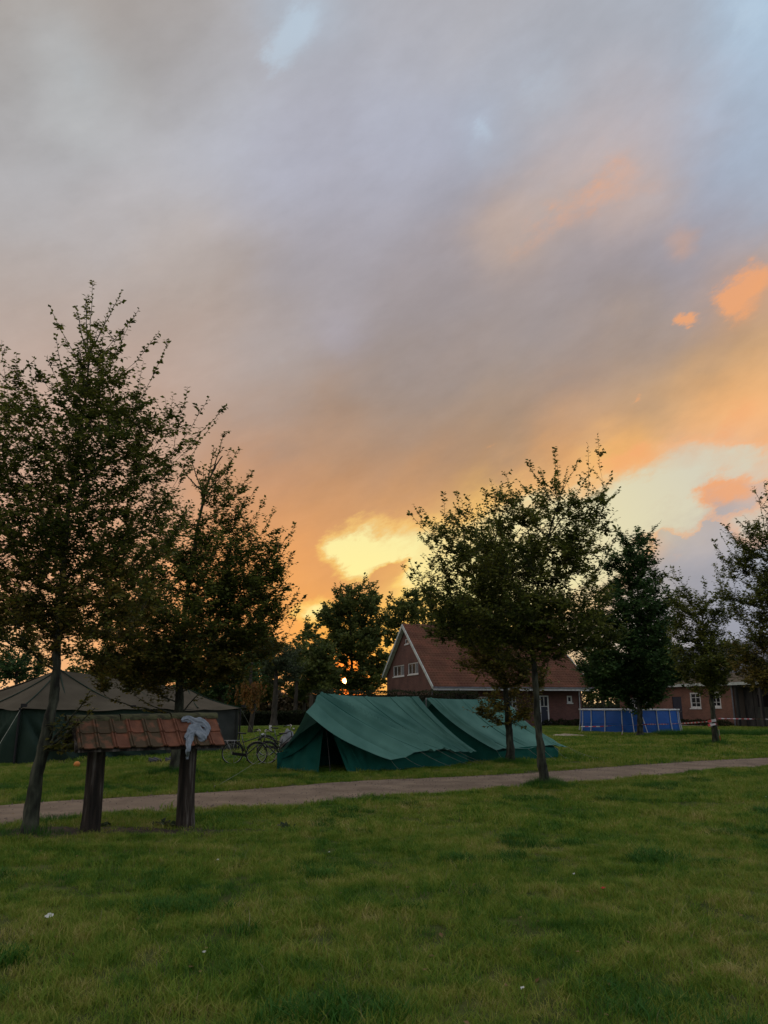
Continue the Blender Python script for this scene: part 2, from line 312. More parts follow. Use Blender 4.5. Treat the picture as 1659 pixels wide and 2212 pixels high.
class MB:
    def __init__(s): s.v = []; s.f = []; s.uv = {}
    def add(s, vs, fs):
        b = len(s.v); s.v += [tuple(x) for x in vs]; s.f += [tuple(i+b for i in f) for f in fs]; return s
    def quad(s, a, b, c, d): return s.add([a, b, c, d], [(0, 1, 2, 3)])
    def box(s, c, size, R=None):
        x, y, z = (q/2 for q in size); vs = [Vector((i*x, j*y, k*z)) for i in (-1, 1) for j in (-1, 1) for k in (-1, 1)]
        if R is not None: vs = [R @ q for q in vs]
        vs = [q+Vector(c) for q in vs]
        return s.add(vs, [(0, 1, 3, 2), (4, 6, 7, 5), (0, 4, 5, 1), (2, 3, 7, 6), (0, 2, 6, 4), (1, 5, 7, 3)])
    def bar(s, a, b, w, h, up=(0, 0, 1)):
        a, b = Vector(a), Vector(b); d = (b-a).normalized(); u = Vector(up); sde = d.cross(u)
        if sde.length < 1e-4: sde = d.cross(Vector((1, 0, 0)))
        sde.normalize(); u = sde.cross(d)
        vs = [p+sde*i*w/2+u*j*h/2 for p in (a, b) for i, j in ((-1, -1), (1, -1), (1, 1), (-1, 1))]
        return s.add(vs, [(3, 2, 1, 0), (4, 5, 6, 7), (0, 1, 5, 4), (1, 2, 6, 5), (2, 3, 7, 6), (3, 0, 4, 7)])
    def tube(s, pts, r, n=6, cap=True):
        pts = [Vector(p) for p in pts]; k = len(pts); rs = r if isinstance(r, (list, tuple)) else [r]*k
        base = len(s.v); prev = None
        for i, p in enumerate(pts):
            d = (pts[min(i+1, k-1)]-pts[max(i-1, 0)]).normalized()
            if prev is None:
                a = d.orthogonal().normalized()
            else:
                a = prev-d*prev.dot(d); a = a.normalized() if a.length > 1e-6 else d.orthogonal().normalized()
            prev = a; b = d.cross(a)
            for j in range(n):
                t = 2*math.pi*j/n; s.v.append(tuple(p+(a*math.cos(t)+b*math.sin(t))*rs[i]))
        for i in range(k-1):
            for j in range(n):
                q = base+i*n; s.f.append((q+j, q+(j+1) % n, q+n+(j+1) % n, q+n+j))
        if cap:
            s.f.append(tuple(base+j for j in range(n))[::-1]); s.f.append(tuple(base+(k-1)*n+j for j in range(n)))
        return s
    def torus(s, c, R, r, ax=Vector((0, 1, 0)), n=28, m=6):
        c = Vector(c); ax = Vector(ax).normalized(); a = ax.orthogonal().normalized(); b = ax.cross(a); base = len(s.v)
        for i in range(n):
            t = 2*math.pi*i/n; d = a*math.cos(t)+b*math.sin(t)
            for j in range(m):
                u = 2*math.pi*j/m; s.v.append(tuple(c+d*(R+r*math.cos(u))+ax*r*math.sin(u)))
        for i in range(n):
            for j in range(m):
                s.f.append((base+i*m+j, base+((i+1) % n)*m+j, base+((i+1) % n)*m+(j+1) % m, base+i*m+(j+1) % m))
        return s
    def build(s, name, m, parent=None, smooth=False):
        me = bpy.data.meshes.new(name); me.from_pydata(s.v, [], s.f); me.validate(); me.update()
        if smooth: me.shade_smooth()
        return link(name, me, m, parent)
def grid_mesh(name, P, m, parent=None, smooth=True, uv=None):
    nu, nv = len(P), len(P[0]); me = bpy.data.meshes.new(name)
    me.from_pydata([tuple(q) for r in P for q in r], [], [(i*nv+j, (i+1)*nv+j, (i+1)*nv+j+1, i*nv+j+1) for i in range(nu-1) for j in range(nv-1)])
    if uv is not None:
        lay = me.uv_layers.new(name='UVMap')
        for lp in me.loops: lay.data[lp.index].uv = uv[lp.vertex_index]
    if smooth: me.shade_smooth()
    return link(name, me, m, parent)
def np_mesh(name, V, Q, m, parent=None, smooth=False):
    me = bpy.data.meshes.new(name); nv = len(V); nf = len(Q)
    me.vertices.add(nv); me.vertices.foreach_set('co', np.ascontiguousarray(V, dtype=np.float32).ravel())
    me.loops.add(nf*4); me.loops.foreach_set('vertex_index', np.ascontiguousarray(Q, dtype=np.int32).ravel())
    me.polygons.add(nf); me.polygons.foreach_set('loop_start', np.arange(0, nf*4, 4, dtype=np.int32))
    me.polygons.foreach_set('loop_total', np.full(nf, 4, dtype=np.int32))
    me.update(calc_edges=True)
    if smooth: me.shade_smooth()
    return link(name, me, m, parent)
def lerp(a, b, t): return Vector(a)*(1-t)+Vector(b)*t
def poly(pts, t):                     # point along a polyline by its own parameter 0..1
    ds = [0]
    for a, b in zip(pts, pts[1:]): ds.append(ds[-1]+(Vector(b)-Vector(a)).length)
    x = t*ds[-1]
    for i in range(len(pts)-1):
        if x <= ds[i+1] or i == len(pts)-2:
            return lerp(pts[i], pts[i+1], (x-ds[i])/max(ds[i+1]-ds[i], 1e-9))
def smooth_poly(pts, n):
    pts = [Vector(p) for p in pts]; out = []; k = len(pts)
    for i in range(n):
        t = i/(n-1)*(k-1); j = min(int(t), k-2); u = t-j
        p0, p1, p2, p3 = pts[max(j-1, 0)], pts[j], pts[j+1], pts[min(j+2, k-1)]
        out.append(.5*((2*p1)+(p2-p0)*u+(2*p0-5*p1+4*p2-p3)*u*u+(3*p1-p0-3*p2+p3)*u**3))
    return out
# ------------------------------------------------------------------ foliage
def batch_tubes(P, R, n):             # P (N,K,3) centre lines, R (N,K) radii
    Nn, K, _ = P.shape
    D = np.empty_like(P); D[:, 1:-1] = P[:, 2:]-P[:, :-2]; D[:, 0] = P[:, 1]-P[:, 0]; D[:, -1] = P[:, -1]-P[:, -2]
    D /= np.linalg.norm(D, axis=2, keepdims=True)+1e-9
    ref = np.where(np.abs(D[:, :1, 2:3]) > .9, np.array([1., 0, 0]), np.array([0, 0, 1.]))
    A = np.cross(D, ref); A /= np.linalg.norm(A, axis=2, keepdims=True)+1e-9; B = np.cross(D, A)
    t = np.arange(n)*2*np.pi/n
    V = P[:, :, None]+(A[:, :, None]*np.cos(t)[None, None, :, None]+B[:, :, None]*np.sin(t)[None, None, :, None])*R[:, :, None, None]
    V = V.reshape(-1, 3)
    b = (np.arange(Nn)*K*n)[:, None, None]+(np.arange(K-1)*n)[None, :, None]+np.arange(n)[None, None, :]
    b2 = (np.arange(Nn)*K*n)[:, None, None]+(np.arange(K-1)*n)[None, :, None]+((np.arange(n)+1) % n)[None, None, :]
    Q = np.stack([b, b2, b2+n, b+n], -1).reshape(-1, 4)
    return V, Q
def leaf_quads(P, D, S, rng, droop=.25, width=.34, flat=.7):
    Nn = len(P); nrm = rng.normal(size=(Nn, 3))*(1-flat); nrm[:, 2] += flat
    D = D+rng.normal(size=(Nn, 3))*.25; D[:, 2] -= droop; D /= np.linalg.norm(D, axis=1, keepdims=True)+1e-9
    Wd = np.cross(D, nrm); Wd /= np.linalg.norm(Wd, axis=1, keepdims=True)+1e-9
    Z = np.cross(Wd, D)
    S = S[:, None]
    V = np.stack([P, P+D*S*.45+Wd*S*width+Z*S*.06, P+D*S-Z*S*.08, P+D*S*.45-Wd*S*width+Z*S*.06], 1).reshape(-1, 3)
    return V, np.arange(Nn*4).reshape(-1, 4)
def unit(n, rng):
    v = rng.normal(size=(n, 3)); return v/np.linalg.norm(v, axis=1, keepdims=True)
def grow(name, label, seed, trunk, r0, blobs, tips, leaf, m, mbark='bark', twig=.38, space=.085, nleaf=9, up=.55, dens=5.2, group='', cat='tree', shoots=(), hole=None, leaf_m2=None, y_frac=0, flat=.7, sides=6, r1=.09):
    """trunk: points of the stem; blobs: (centre, radii, number of limbs); tips: single limb ends;
    every limb end is tied to the nearest fitting node of the wood already there."""
    rng = np.random.default_rng(seed)
    root = empty(name, trunk[0], label, cat, group or None)
    tp = np.array([tuple(q) for q in smooth_poly(trunk, 28)])
    tr = r0*(1-(1-r1)*np.linspace(0, 1, 28)**.75); tr[0] *= 1.45; tr[1] *= 1.15
    nodes = tp[6:].tolist(); nrad = tr[6:].tolist()
    ends = []
    for c, rad, n in blobs:
        d = unit(n, rng)*rng.random((n, 1))**(1/2.4); ends += [np.array(c)+q*np.array(rad) for q in d]
    ends = [np.array(e) for e in ends]+[np.array(tuple(t)) for t in tips]
    ax = tp[-1]; 
    def dtr(e): return np.min(np.linalg.norm(tp[8:]-e, axis=1))
    nb_ = sum(b_[2] for b_ in blobs); wk = [1.0 if i_ < nb_ else .10 for i_ in range(len(ends))]
    od = sorted(range(len(ends)), key=lambda i_: dtr(ends[i_])); ends = [ends[i_] for i_ in od]; wk = np.array([wk[i_] for i_ in od])
    NP = np.zeros((len(nodes)+len(ends)*7, 3)); NR = np.zeros(len(NP)); k = len(nodes)
    NP[:k] = nodes; NR[:k] = nrad; tipn = np.zeros(len(NP), bool)
    K = 8; BP = []; BR = []
    for e in ends:
        v = e-NP[:k]; dist = np.linalg.norm(v, axis=1)
        slope = v[:, 2]/(dist+1e-6)
        cost = dist*(1+1.3*np.clip(up-slope, 0, 2))+.25/(NR[:k]*30+.05)*.12+np.where(dist < .12, 9, 0)
        if wk[len(BP)] < 1: cost = cost+np.where(tipn[:k], 50, 0)+np.clip(1.1-dist, 0, 2)*4+np.clip(.75-slope, 0, 2)*2.0
        i = int(np.argmin(cost)); a = NP[i]; ln = dist[i]; d = v[i]/(ln+1e-9)
        hz = d*[1, 1, .35]; hz /= np.linalg.norm(hz)+1e-9
        s_ = wk[len(BP)] < 1; p1 = a+(d*.85+hz*.15 if s_ else hz)*ln*.38; p2 = e-((d*.85+np.array([0, 0, .2])) if s_ else (d*.5+np.array([0, 0, .6])))*ln*.3
        t = np.linspace(0, 1, K)[:, None]
        P = (1-t)**3*a+3*(1-t)**2*t*p1+3*(1-t)*t*t*p2+t**3*e
        P[1:-1] += rng.normal(size=(K-2, 3))*ln*(.008 if s_ else .018)
        rs = min(NR[i]*.75, .006+.013*ln); R = rs*(1-.85*np.linspace(0, 1, K))+.0015
        BP.append(P); BR.append(R); NP[k:k+7] = P[1:]; NR[k:k+7] = R[1:]; tipn[k:k+7] = wk[len(BP)-1] < 1; k += 7
    BP = np.array(BP); BR = np.array(BR)
    ez_ = BP[:, -1, 2]; rel_ = (ez_-ez_.min())/(np.ptp(ez_)+1e-6); wd_ = wk*(1.3-.85*rel_)
    tb = MB().tube(smooth_poly(tp.tolist(), 70), np.interp(np.linspace(0, 1, 70), np.linspace(0, 1, 28), tr).tolist(), 14, cap=False)
    Vt, Qt = np.array(tb.v), np.array(tb.f)
    # uneven stem
    Vt += np.array([[(noise.noise(Vector(q)*3)*.16+noise.noise(Vector(q)*9)*.16)*r0, (noise.noise(Vector(q)*3+Vector((9, 0, 0)))*.16+noise.noise(Vector(q)*9+Vector((5, 0, 0)))*.16)*r0, 0] for q in Vt])
    Vb, Qb = batch_tubes(BP, BR, 5)
    # twigs along the outer part of each limb
    seg = np.linalg.norm(BP[:, 1:]-BP[:, :-1], axis=2).sum(1)
    cnt = np.maximum(4, (seg*.85/space*dens*wd_)).astype(int); idx = np.repeat(np.arange(len(BP)), cnt)
    u = .12+.86*rng.random(len(idx)); f = u*(K-1); j = np.minimum(f.astype(int), K-2); w = (f-j)[:, None]
    P0 = BP[idx, j]*(1-w)+BP[idx, j+1]*w; Dd = BP[idx, j+1]-BP[idx, j]; Dd /= np.linalg.norm(Dd, axis=1, keepdims=True)+1e-9
    rnd = unit(len(idx), rng)*[1, 1, .55]; D = Dd*.55+rnd*.85; D[:, 2] += .12; D /= np.linalg.norm(D, axis=1, keepdims=True)
    ln = twig*(.3+.85*rng.random(len(idx)))*(1.25-.65*u)*np.where(wk[idx] < 1, .5, 1)
    t3 = np.linspace(0, 1, 3)[None, :, None]
    TP = P0[:, None]+D[:, None]*ln[:, None, None]*t3+np.array([0, 0, 1.])*(ln[:, None, None]*.22*t3**2)
    # the limb's own end carries leaves too: cut it into short lengths
    CH = []
    for b_ in range(len(BP)):
        f0_ = .35 if wk[b_] < 1 else .6; nch = max(1, int(seg[b_]*(1-f0_)/(nleaf*leaf*.42)))
        for q_ in range(nch):
            fs = (f0_+(1-f0_)*np.array([q_, q_+.5, q_+1])/nch)*(K-1); j_ = np.minimum(fs.astype(int), K-2); w_ = (fs-j_)[:, None]
            CH.append(BP[b_, j_]*(1-w_)+BP[b_, j_+1]*w_)
    TP = np.vstack([TP, np.array(CH)]); ln = np.concatenate([ln, np.full(len(CH), .3)]); P0 = TP[:, 0]
    if hole is not None:
        keep = hole(P0, rng); TP = TP[keep]; ln = ln[keep]
    TR = np.tile(np.linspace(.0040, .0014, 3)*(leaf/.06)**.7, (len(TP), 1))
    Vw, Qw = batch_tubes(TP, TR, 3)
    V = np.vstack([Vt, Vb, Vw]); Q = np.vstack([Qt, Qb+len(Vt), Qw+len(Vt)+len(Vb)])
    tk = np_mesh('trunk', V, Q, M[mbark], root, smooth=True)
    # leaves in two rows along every twig
    tt = np.linspace(.12, 1.0, nleaf)[None, :]+rng.normal(size=(len(TP), nleaf))*.03
    tt = np.clip(tt, 0, 1); g = tt*2; jj = np.minimum(g.astype(int), 1); ww = (g-jj)[..., None]
    ar = np.arange(len(TP))[:, None]
    LP = TP[ar, jj]*(1-ww)+TP[ar, jj+1]*ww
    TD = TP[ar, jj+1]-TP[ar, jj]; TD /= np.linalg.norm(TD, axis=2, keepdims=True)+1e-9
    side = np.cross(TD, np.array([0, 0, 1.])); side /= np.linalg.norm(side, axis=2, keepdims=True)+1e-9
    sg = np.where(np.arange(nleaf) % 2 == 0, 1., -1.)[None, :, None]
    LD = TD*.55+side*sg*.8
    LP = LP.reshape(-1, 3); LD = LD.reshape(-1, 3)
    if hole is not None: kp = hole(LP, rng, .0042); LP = LP[kp]; LD = LD[kp]
    S = leaf*(.6+.65*rng.random(len(LP)))
    lv, lq = leaf_quads(LP, LD, S, rng, flat=flat)
    if leaf_m2 and y_frac:
        low = tp[-1, 2]*.0+np.quantile(LP[:, 2], y_frac)
        sel = LP[:, 2]+rng.normal(size=len(LP))*.5 < low
        for nm, s_, mm in (('crown', ~sel, m), ('lower_crown', sel, leaf_m2)):
            ids = np.nonzero(s_)[0]; vv = lv.reshape(-1, 4, 3)[ids].reshape(-1, 3)
            o = np_mesh(nm, vv, np.arange(len(ids)*4).reshape(-1, 4), M[mm], root)
            if nm == 'lower_crown': o['label'] = 'yellowing leaves low in the crown'
    else:
        np_mesh('crown', lv, lq, M[m], root)
    return root
def leaf_mass(P, D, size, m, name, parent=None, seed=1, flat=.4):
    rng = np.random.default_rng(seed)
    v, q = leaf_quads(np.array(P), np.array(D), size*(.6+.7*rng.random(len(P))), rng, flat=flat)
    return np_mesh(name, v, q, M[m], parent)
# ------------------------------------------------------------------ ground
T2B = gnd(378, 1683); T3B = gnd(1178, 1703); T1B = gnd(62, 1812); T4B = gnd(1103, 1655); T6B = gnd(1547, 1612); T5B = gnd(1383, 1590)
T7B = Vector((11.9, 23.6, 0))
MOUNDS = [(T2B, .16, .9), (T3B, .07, .7), (T4B, .10, .8), (T6B, .12, 1.2), (T1B, .04, .8)]
def height(x, y):
    h = .035*noise.noise(Vector((x*.35, y*.35, 0)))+.022*noise.noise(Vector((x*1.5, y*1.5, 3)))+.020*noise.noise(Vector((x*3.6, y*3.6, 8)))
    for c, a, s in MOUNDS:
        d2 = (x-c.x)**2+(y-c.y)**2
        if d2 < 9*s*s: h += a*math.exp(-d2/(2*s*s))
    return h*min(1, 60/max(y, 1)) - max(0, y-95)*0
UP = [(-260,1768),(0,1738),(250,1722),(497,1707),(763,1686),(960,1678),(1153,1668),(1330,1655),(1500,1644),(1659,1636),(1900,1624),(2300,1611)]
LO = [(-260,1812),(0,1783),(200,1764),(420,1747),(640,1738),(850,1721),(1000,1712),(1150,1701),(1330,1684),(1500,1668),(1659,1655),(1900,1639),(2300,1621)]
upw = smooth_poly([gnd(*p) for p in UP], 90); low = smooth_poly([gnd(*p) for p in LO], 90)
upn = np.array([(q.x, q.y) for q in upw]); lon = np.array([(q.x, q.y) for q in low])
mid_y = lambda x: .5*(np.interp(x, upn[:, 0], upn[:, 1])+np.interp(x, lon[:, 0], lon[:, 1]))
def path_depth(x, y):                 # >0 inside the path
    return np.minimum(np.interp(x, upn[:, 0], upn[:, 1])-y, y-np.interp(x, lon[:, 0], lon[:, 1]))
xs = np.concatenate([-np.geomspace(900, 45, 14), np.concatenate([np.linspace(-40, -8.2, 50), np.linspace(-8, 8, 110), np.linspace(8.2, 40, 50)]), np.geomspace(45, 900, 14)])
ys = np.concatenate([np.linspace(-30, 2, 12), np.concatenate([np.linspace(2.3, 18, 110), np.linspace(18.3, 50, 70)]), np.geomspace(51, 1600, 40)])
GP = []
for x in xs:
    row = []
    for y in ys:
        h = height(x, y) if abs(x) < 45 and 0 < y < 90 else 0
        pdp = float(path_depth(x, y)) if abs(x) < 60 and y < 80 else -9
        if pdp > -.4: h *= max(0, min(1, -pdp/.4)); h -= .03*max(0, min(1, (pdp+.4)/.4))
        row.append((x, y, h))
    GP.append(row)
M['turf'] = mat('turf_soil', (.045, .060, .010), (.11, .12, .026), 1.6, rough=1, bump=1, bscale=22, c3=(.062, .078, .014), coords='World', detail=9)
M['meadow'] = mat('turf_far', (.06, .10, .018), (.12, .16, .032), .25, rough=1, coords='World', detail=9)
go = grid_mesh('ground', GP, M['turf']); tag(go, kind='structure')
# gravel path with crumbling edges
M['path'] = mat('gravel_path', (.20, .145, .100), (.31, .232, .162), 1.4, rough=.95, bump=.9, bscale=35, c3=(.25, .185, .13), coords='World', detail=12)
PP = []
for i in range(len(upw)-1):
    for k in range(4):
        a = lerp(upw[i], upw[i+1], k/4); b = lerp(low[i], low[i+1], k/4)
        w1_ = .11*noise.noise(Vector((a.x*1.9, 1, 0))); w2_ = .11*noise.noise(Vector((b.x*1.9, 7, 0)))
        row = []
        for j in range(15):
            t = j/14; p = lerp(a+Vector((0, w1_, 0)), b+Vector((0, w2_, 0)), t)
            z = .004+.018*math.sin(math.pi*t)+.008*noise.noise(Vector((p.x*2.2, p.y*2.2, 5)))
            row.append((p.x, p.y, -.022 if j in (0, 14) else z))
        PP.append(row)
pt = grid_mesh('path', PP, M['path']); tag(pt, kind='structure')
# loose stones on the path
rng = np.random.default_rng(3)
st = MB(); cnt = 0
while cnt < 2600:
    x = rng.uniform(-11, 14); y = float(mid_y(x))+rng.uniform(-1.6, 1.6)
    if path_depth(x, y) < .02: continue
    s = rng.uniform(.006, .022); cnt += 1
    st.add([(x+s, y, .005), (x, y+s*.8, .004), (x-s, y, .006), (x, y-s*.9, .003), (x+.2*s, y, .02+s*.8)], [(0, 1, 4), (1, 2, 4), (2, 3, 4), (3, 0, 4)])
tag(st.build('path_gravel', mat('loose_gravel', (.12, .09, .07), (.24, .19, .16), 60)), kind='stuff')
# bare soil at the foot of the notice board and the first tree
for nm, cx, cy, rx, ry in (('soil_patch', gnd(300, 1795).x-.2, gnd(300, 1795).y-.1, 2.1, .42), ('soil_patch', T1B.x-.3, T1B.y+.1, 1.2, .45)):
    rows = []
    for i in range(13):
        r_ = i/12; row = []
        for j in range(49):
            a = j/48*2*math.pi; q = r_*(1+.28*noise.noise(Vector((math.cos(a)*2+cx, math.sin(a)*2, 2))))
            x, y = cx+rx*q*math.cos(a), cy+ry*q*math.sin(a)
            z = height(x, y)+.012*(1-r_)+.012*noise.noise(Vector((x*6, y*6, 0)))+.005
            row.append((x, y, z if i < 12 else z-.03))
        rows.append(row)
    tag(grid_mesh(nm, rows, M['soil']), kind='structure')
SOIL = [(gnd(300, 1795).x-.2, gnd(300, 1795).y-.1, 1.8, .3), (T1B.x-.3, T1B.y+.1, 1.0, .32)]
# ------------------------------------------------------------------ grass
def blademat(name, cols, sc):
    m = bpy.data.materials.new(name); m.use_nodes = True; n = m.node_tree.nodes; l = m.node_tree.links
    g = n.new('ShaderNodeNewGeometry'); oi = n.new('ShaderNodeObjectInfo')
    n1 = n.new('ShaderNodeTexNoise'); n1.inputs['Scale'].default_value = sc; n1.inputs['Detail'].default_value = 7; n1.inputs['Roughness'].default_value = .65
    l.new(g.outputs['Position'], n1.inputs['Vector'])
    n2 = n.new('ShaderNodeTexNoise'); n2.inputs['Scale'].default_value = 4.5; n2.inputs['Detail'].default_value = 4; l.new(g.outputs['Position'], n2.inputs['Vector'])
    c2_ = n.new('ShaderNodeMath'); c2_.operation = 'MULTIPLY_ADD'; l.new(n2.outputs['Fac'], c2_.inputs[0]); c2_.inputs[1].default_value = .5; c2_.inputs[2].default_value = -.27
    c3_ = n.new('ShaderNodeMath'); l.new(c2_.outputs[0], c3_.inputs[0]); l.new(n1.outputs['Fac'], c3_.inputs[1])
    ad_ = n.new('ShaderNodeMath'); ad_.operation = 'MULTIPLY_ADD'; l.new(g.outputs['Random Per Island'], ad_.inputs[0]); ad_.inputs[1].default_value = .26; l.new(c3_.outputs[0], ad_.inputs[2])
    r = n.new('ShaderNodeValToRGB'); e = r.color_ramp.elements
    e[0].position = .42; e[0].color = (*cols[0], 1); e[1].position = .86; e[1].color = (*cols[-1], 1)
    for i, c in enumerate(cols[1:-1]):
        x = e.new(.42+.44*(i+1)/(len(cols)-1)); x.color = (*c, 1)
    l.new(ad_.outputs[0], r.inputs[0]); p = n['Principled BSDF']; p.inputs['Roughness'].default_value = .6; p.inputs['Specular IOR Level'].default_value = .2
    l.new(r.outputs[0], p.inputs['Base Color'])
    t = n.new('ShaderNodeBsdfTranslucent'); l.new(r.outputs[0], t.inputs[0]); x = n.new('ShaderNodeMixShader'); x.inputs[0].default_value = .3
    l.new(p.outputs[0], x.inputs[1]); l.new(t.outputs[0], x.inputs[2]); l.new(x.outputs[0], n['Material Output'].inputs[0])
    return m
GC = [(.052, .15, .014), (.135, .245, .022), (.225, .295, .034), (.34, .33, .07), (.48, .41, .16)]
M['blade'] = blademat('grass_blade', GC, .55)
M['bladegreen'] = blademat('grass_blade_lush', [(.024, .10, .012), (.048, .155, .018), (.10, .21, .026)], .8)
def tuft(nb, rad, hl, hh, wd, lean, seed, m, straw=0):
    rg = np.random.default_rng(seed); a = rg.random(nb)*2*np.pi; rr = rad*np.sqrt(rg.random(nb))
    P = np.stack([rr*np.cos(a), rr*np.sin(a), np.full(nb, -.01)], 1)
    h = rg.uniform(hl, hh, nb); b = rg.random(nb)*2*np.pi; ln = lean*rg.random(nb)**.7
    D = np.stack([np.cos(b)*ln, np.sin(b)*ln, np.ones(nb)], 1)
    Wv = np.stack([-np.sin(b+rg.normal(size=nb)*.8), np.cos(b), np.zeros(nb)], 1)*(wd*rg.uniform(.6, 1.2, nb))[:, None]
    h = h[:, None]; M1 = P+D*[.55, .55, 1]*h*.55; T = P+D*[1.25, 1.25, 1]*h*[1, 1, .93]
    V = np.stack([P-Wv, P+Wv, M1+Wv*.8, M1-Wv*.8, M1-Wv*.8, M1+Wv*.8, T+Wv*.15, T-Wv*.15], 1).reshape(-1, 3)
    V = np.stack([P-Wv, P+Wv, M1+Wv*.8, M1-Wv*.8, T+Wv*.12, T-Wv*.12], 1).reshape(-1, 3)
    base = np.arange(nb)[:, None]*6; Q = np.concatenate([base+[0, 1, 2, 3], base+[3, 2, 4, 5]], 1).reshape(-1, 4)
    me = bpy.data.meshes.new('grass_tuft'); me.vertices.add(len(V)); me.vertices.foreach_set('co', V.astype(np.float32).ravel())
    me.loops.add(len(Q)*4); me.loops.foreach_set('vertex_index', Q.astype(np.int32).ravel()); me.polygons.add(len(Q))
    me.polygons.foreach_set('loop_start', np.arange(0, len(Q)*4, 4, dtype=np.int32)); me.polygons.foreach_set('loop_total', np.full(len(Q), 4, dtype=np.int32)); me.update(calc_edges=True)
    me.materials.append(M[m]); return bpy.data.objects.new('grass_tuft', me)
def scatter(name, tufts, P, S, seed):
    coll = bpy.data.collections.new(name+'_sources')
    for t in tufts: coll.objects.link(t)
    rg = np.random.default_rng(seed); P = np.array(P, dtype=np.float32); me = bpy.data.meshes.new(name)
    me.vertices.add(len(P)); me.vertices.foreach_set('co', P.ravel())
    a = me.attributes.new('rot', 'FLOAT_VECTOR', 'POINT'); a.data.foreach_set('vector', np.stack([rg.normal(size=len(P))*.08, rg.normal(size=len(P))*.08, rg.random(len(P))*6.28], 1).astype(np.float32).ravel())
    a = me.attributes.new('size', 'FLOAT', 'POINT'); a.data.foreach_set('value', np.array(S, dtype=np.float32))
    o = bpy.data.objects.new(name, me); COL.objects.link(o); tag(o, kind='stuff')
    g = bpy.data.node_groups.new(name, 'GeometryNodeTree'); g.interface.new_socket('Geometry', in_out='INPUT', socket_type='NodeSocketGeometry'); g.interface.new_socket('Geometry', in_out='OUTPUT', socket_type='NodeSocketGeometry')
    n = g.nodes; l = g.links; gi = n.new('NodeGroupInput'); gout = n.new('NodeGroupOutput'); ip = n.new('GeometryNodeInstanceOnPoints')
    ci = n.new('GeometryNodeCollectionInfo'); ci.inputs['Collection'].default_value = coll; ci.inputs['Separate Children'].default_value = True
    r = n.new('GeometryNodeInputNamedAttribute'); r.data_type = 'FLOAT_VECTOR'; r.inputs[0].default_value = 'rot'
    s = n.new('GeometryNodeInputNamedAttribute'); s.data_type = 'FLOAT'; s.inputs[0].default_value = 'size'
    e2r = n.new('FunctionNodeEulerToRotation'); l.new(r.outputs[0], e2r.inputs[0])
    rv = n.new('FunctionNodeRandomValue'); rv.data_type = 'INT'; rv.inputs['Min'].default_value = 0; rv.inputs['Max'].default_value = len(tufts)-1
    l.new(gi.outputs[0], ip.inputs['Points']); l.new(ci.outputs[0], ip.inputs['Instance']); ip.inputs['Pick Instance'].default_value = True
    for so_ in rv.outputs:
        if so_.enabled and so_.type == 'INT': l.new(so_, ip.inputs['Instance Index'])
    l.new(e2r.outputs[0], ip.inputs['Rotation']); l.new(s.outputs[0], ip.inputs['Scale']); l.new(ip.outputs[0], gout.inputs[0])
    md = o.modifiers.new('scatter', 'NODES'); md.node_group = g
    return o
def in_soil(x, y):
    return any(((x-a)/b_)**2+((y-c)/d_)**2 < 1 for a, c, b_, d_ in SOIL)
def points(y0, y1, dens, seed, xlim=None, cond=None, size=(.75, 1.25)):
    rg = np.random.default_rng(seed); P = []; S = []
    n = int(dens*(y1-y0)*(1.3*(y0+y1)/2+3)); yy = rg.uniform(y0, y1, n*1); 
    for y in yy:
        w = .58*y+1.6; x = rg.uniform(-w, w)
        if rg.random() > w/(.58*y1+1.6): continue
        pdp = float(path_depth(x, y))
        if pdp > rg.uniform(-.12, .13): continue
        if in_soil(x, y) and rg.random() < .9: continue
        q = noise.noise(Vector((x*.8, y*.8, 11)))
        if noise.noise(Vector((x*3.6, y*3.6, 23))) < -.30 and rg.random() < .8: continue
        if cond and not cond(x, y, q, rg): continue
        P.append((x, y, height(x, y)-.005)); S.append(rg.uniform(*size)*(1+.45*q+.55*noise.noise(Vector((x*3.1, y*3.1, 17)))))
    return P, S
tn = [tuft(95, .13, .022, .075, .0024, 1.05, 20+i, 'blade') for i in range(5)]
P, S = points(4.2, 11.5, 170, 1); scatter('grass', tn, P, S, 1)
tm = [tuft(80, .17, .025, .08, .0038, 1.0, 40+i, 'blade') for i in range(4)]
P, S = points(11.5, 24, 85, 2); scatter('grass', tm, P, S, 2)
tf = [tuft(90, .34, .035, .10, .009, .8, 60+i, 'blade') for i in range(4)]
P, S = points(24, 62, 17, 3); scatter('grass', tf, P, S, 3)
# lush dark clumps and long grass round the tree feet
def lush(x, y, q, rg):
    return noise.noise(Vector((x*.9+4, y*.9, 31)))+.5*noise.noise(Vector((x*2.6, y*2.6, 5))) > .36
tl = [tuft(80, .13, .04, .11, .0034, 1.0, 80+i, 'bladegreen') for i in range(4)]
P, S = points(4.2, 20, 60, 5, cond=lush); scatter('grass', tl, P, S, 5)
tt_ = [tuft(60, .12, .10, .26, .0028, .75, 90+i, 'bladegreen') for i in range(3)]
P = []; S = []; rg = np.random.default_rng(8)
for c, n, s in ((T3B, 120, .40), (T2B, 150, .62), (T4B, 130, .52), (T6B, 120, .9), (T1B, 26, .34), (T5B, 60, .6)):
    for i in range(n):
        x, y = c.x+rg.normal()*s, c.y+rg.normal()*s*.7
        if path_depth(x, y) > -.02: continue
        P.append((x, y, height(x, y)-.01)); S.append(rg.uniform(.5, 1.15)*math.exp(-((x-c.x)**2+(y-c.y)**2)/(3*s*s)))
for i in range(520):                  # unmown fringe along the pool and the beds
    x = rg.uniform(15.5, 23.5); y = rg.uniform(44.5, 46.5); P.append((x, y, 0)); S.append(rg.uniform(.5, 1.9))
scatter('long_grass', tt_, P, S, 9)
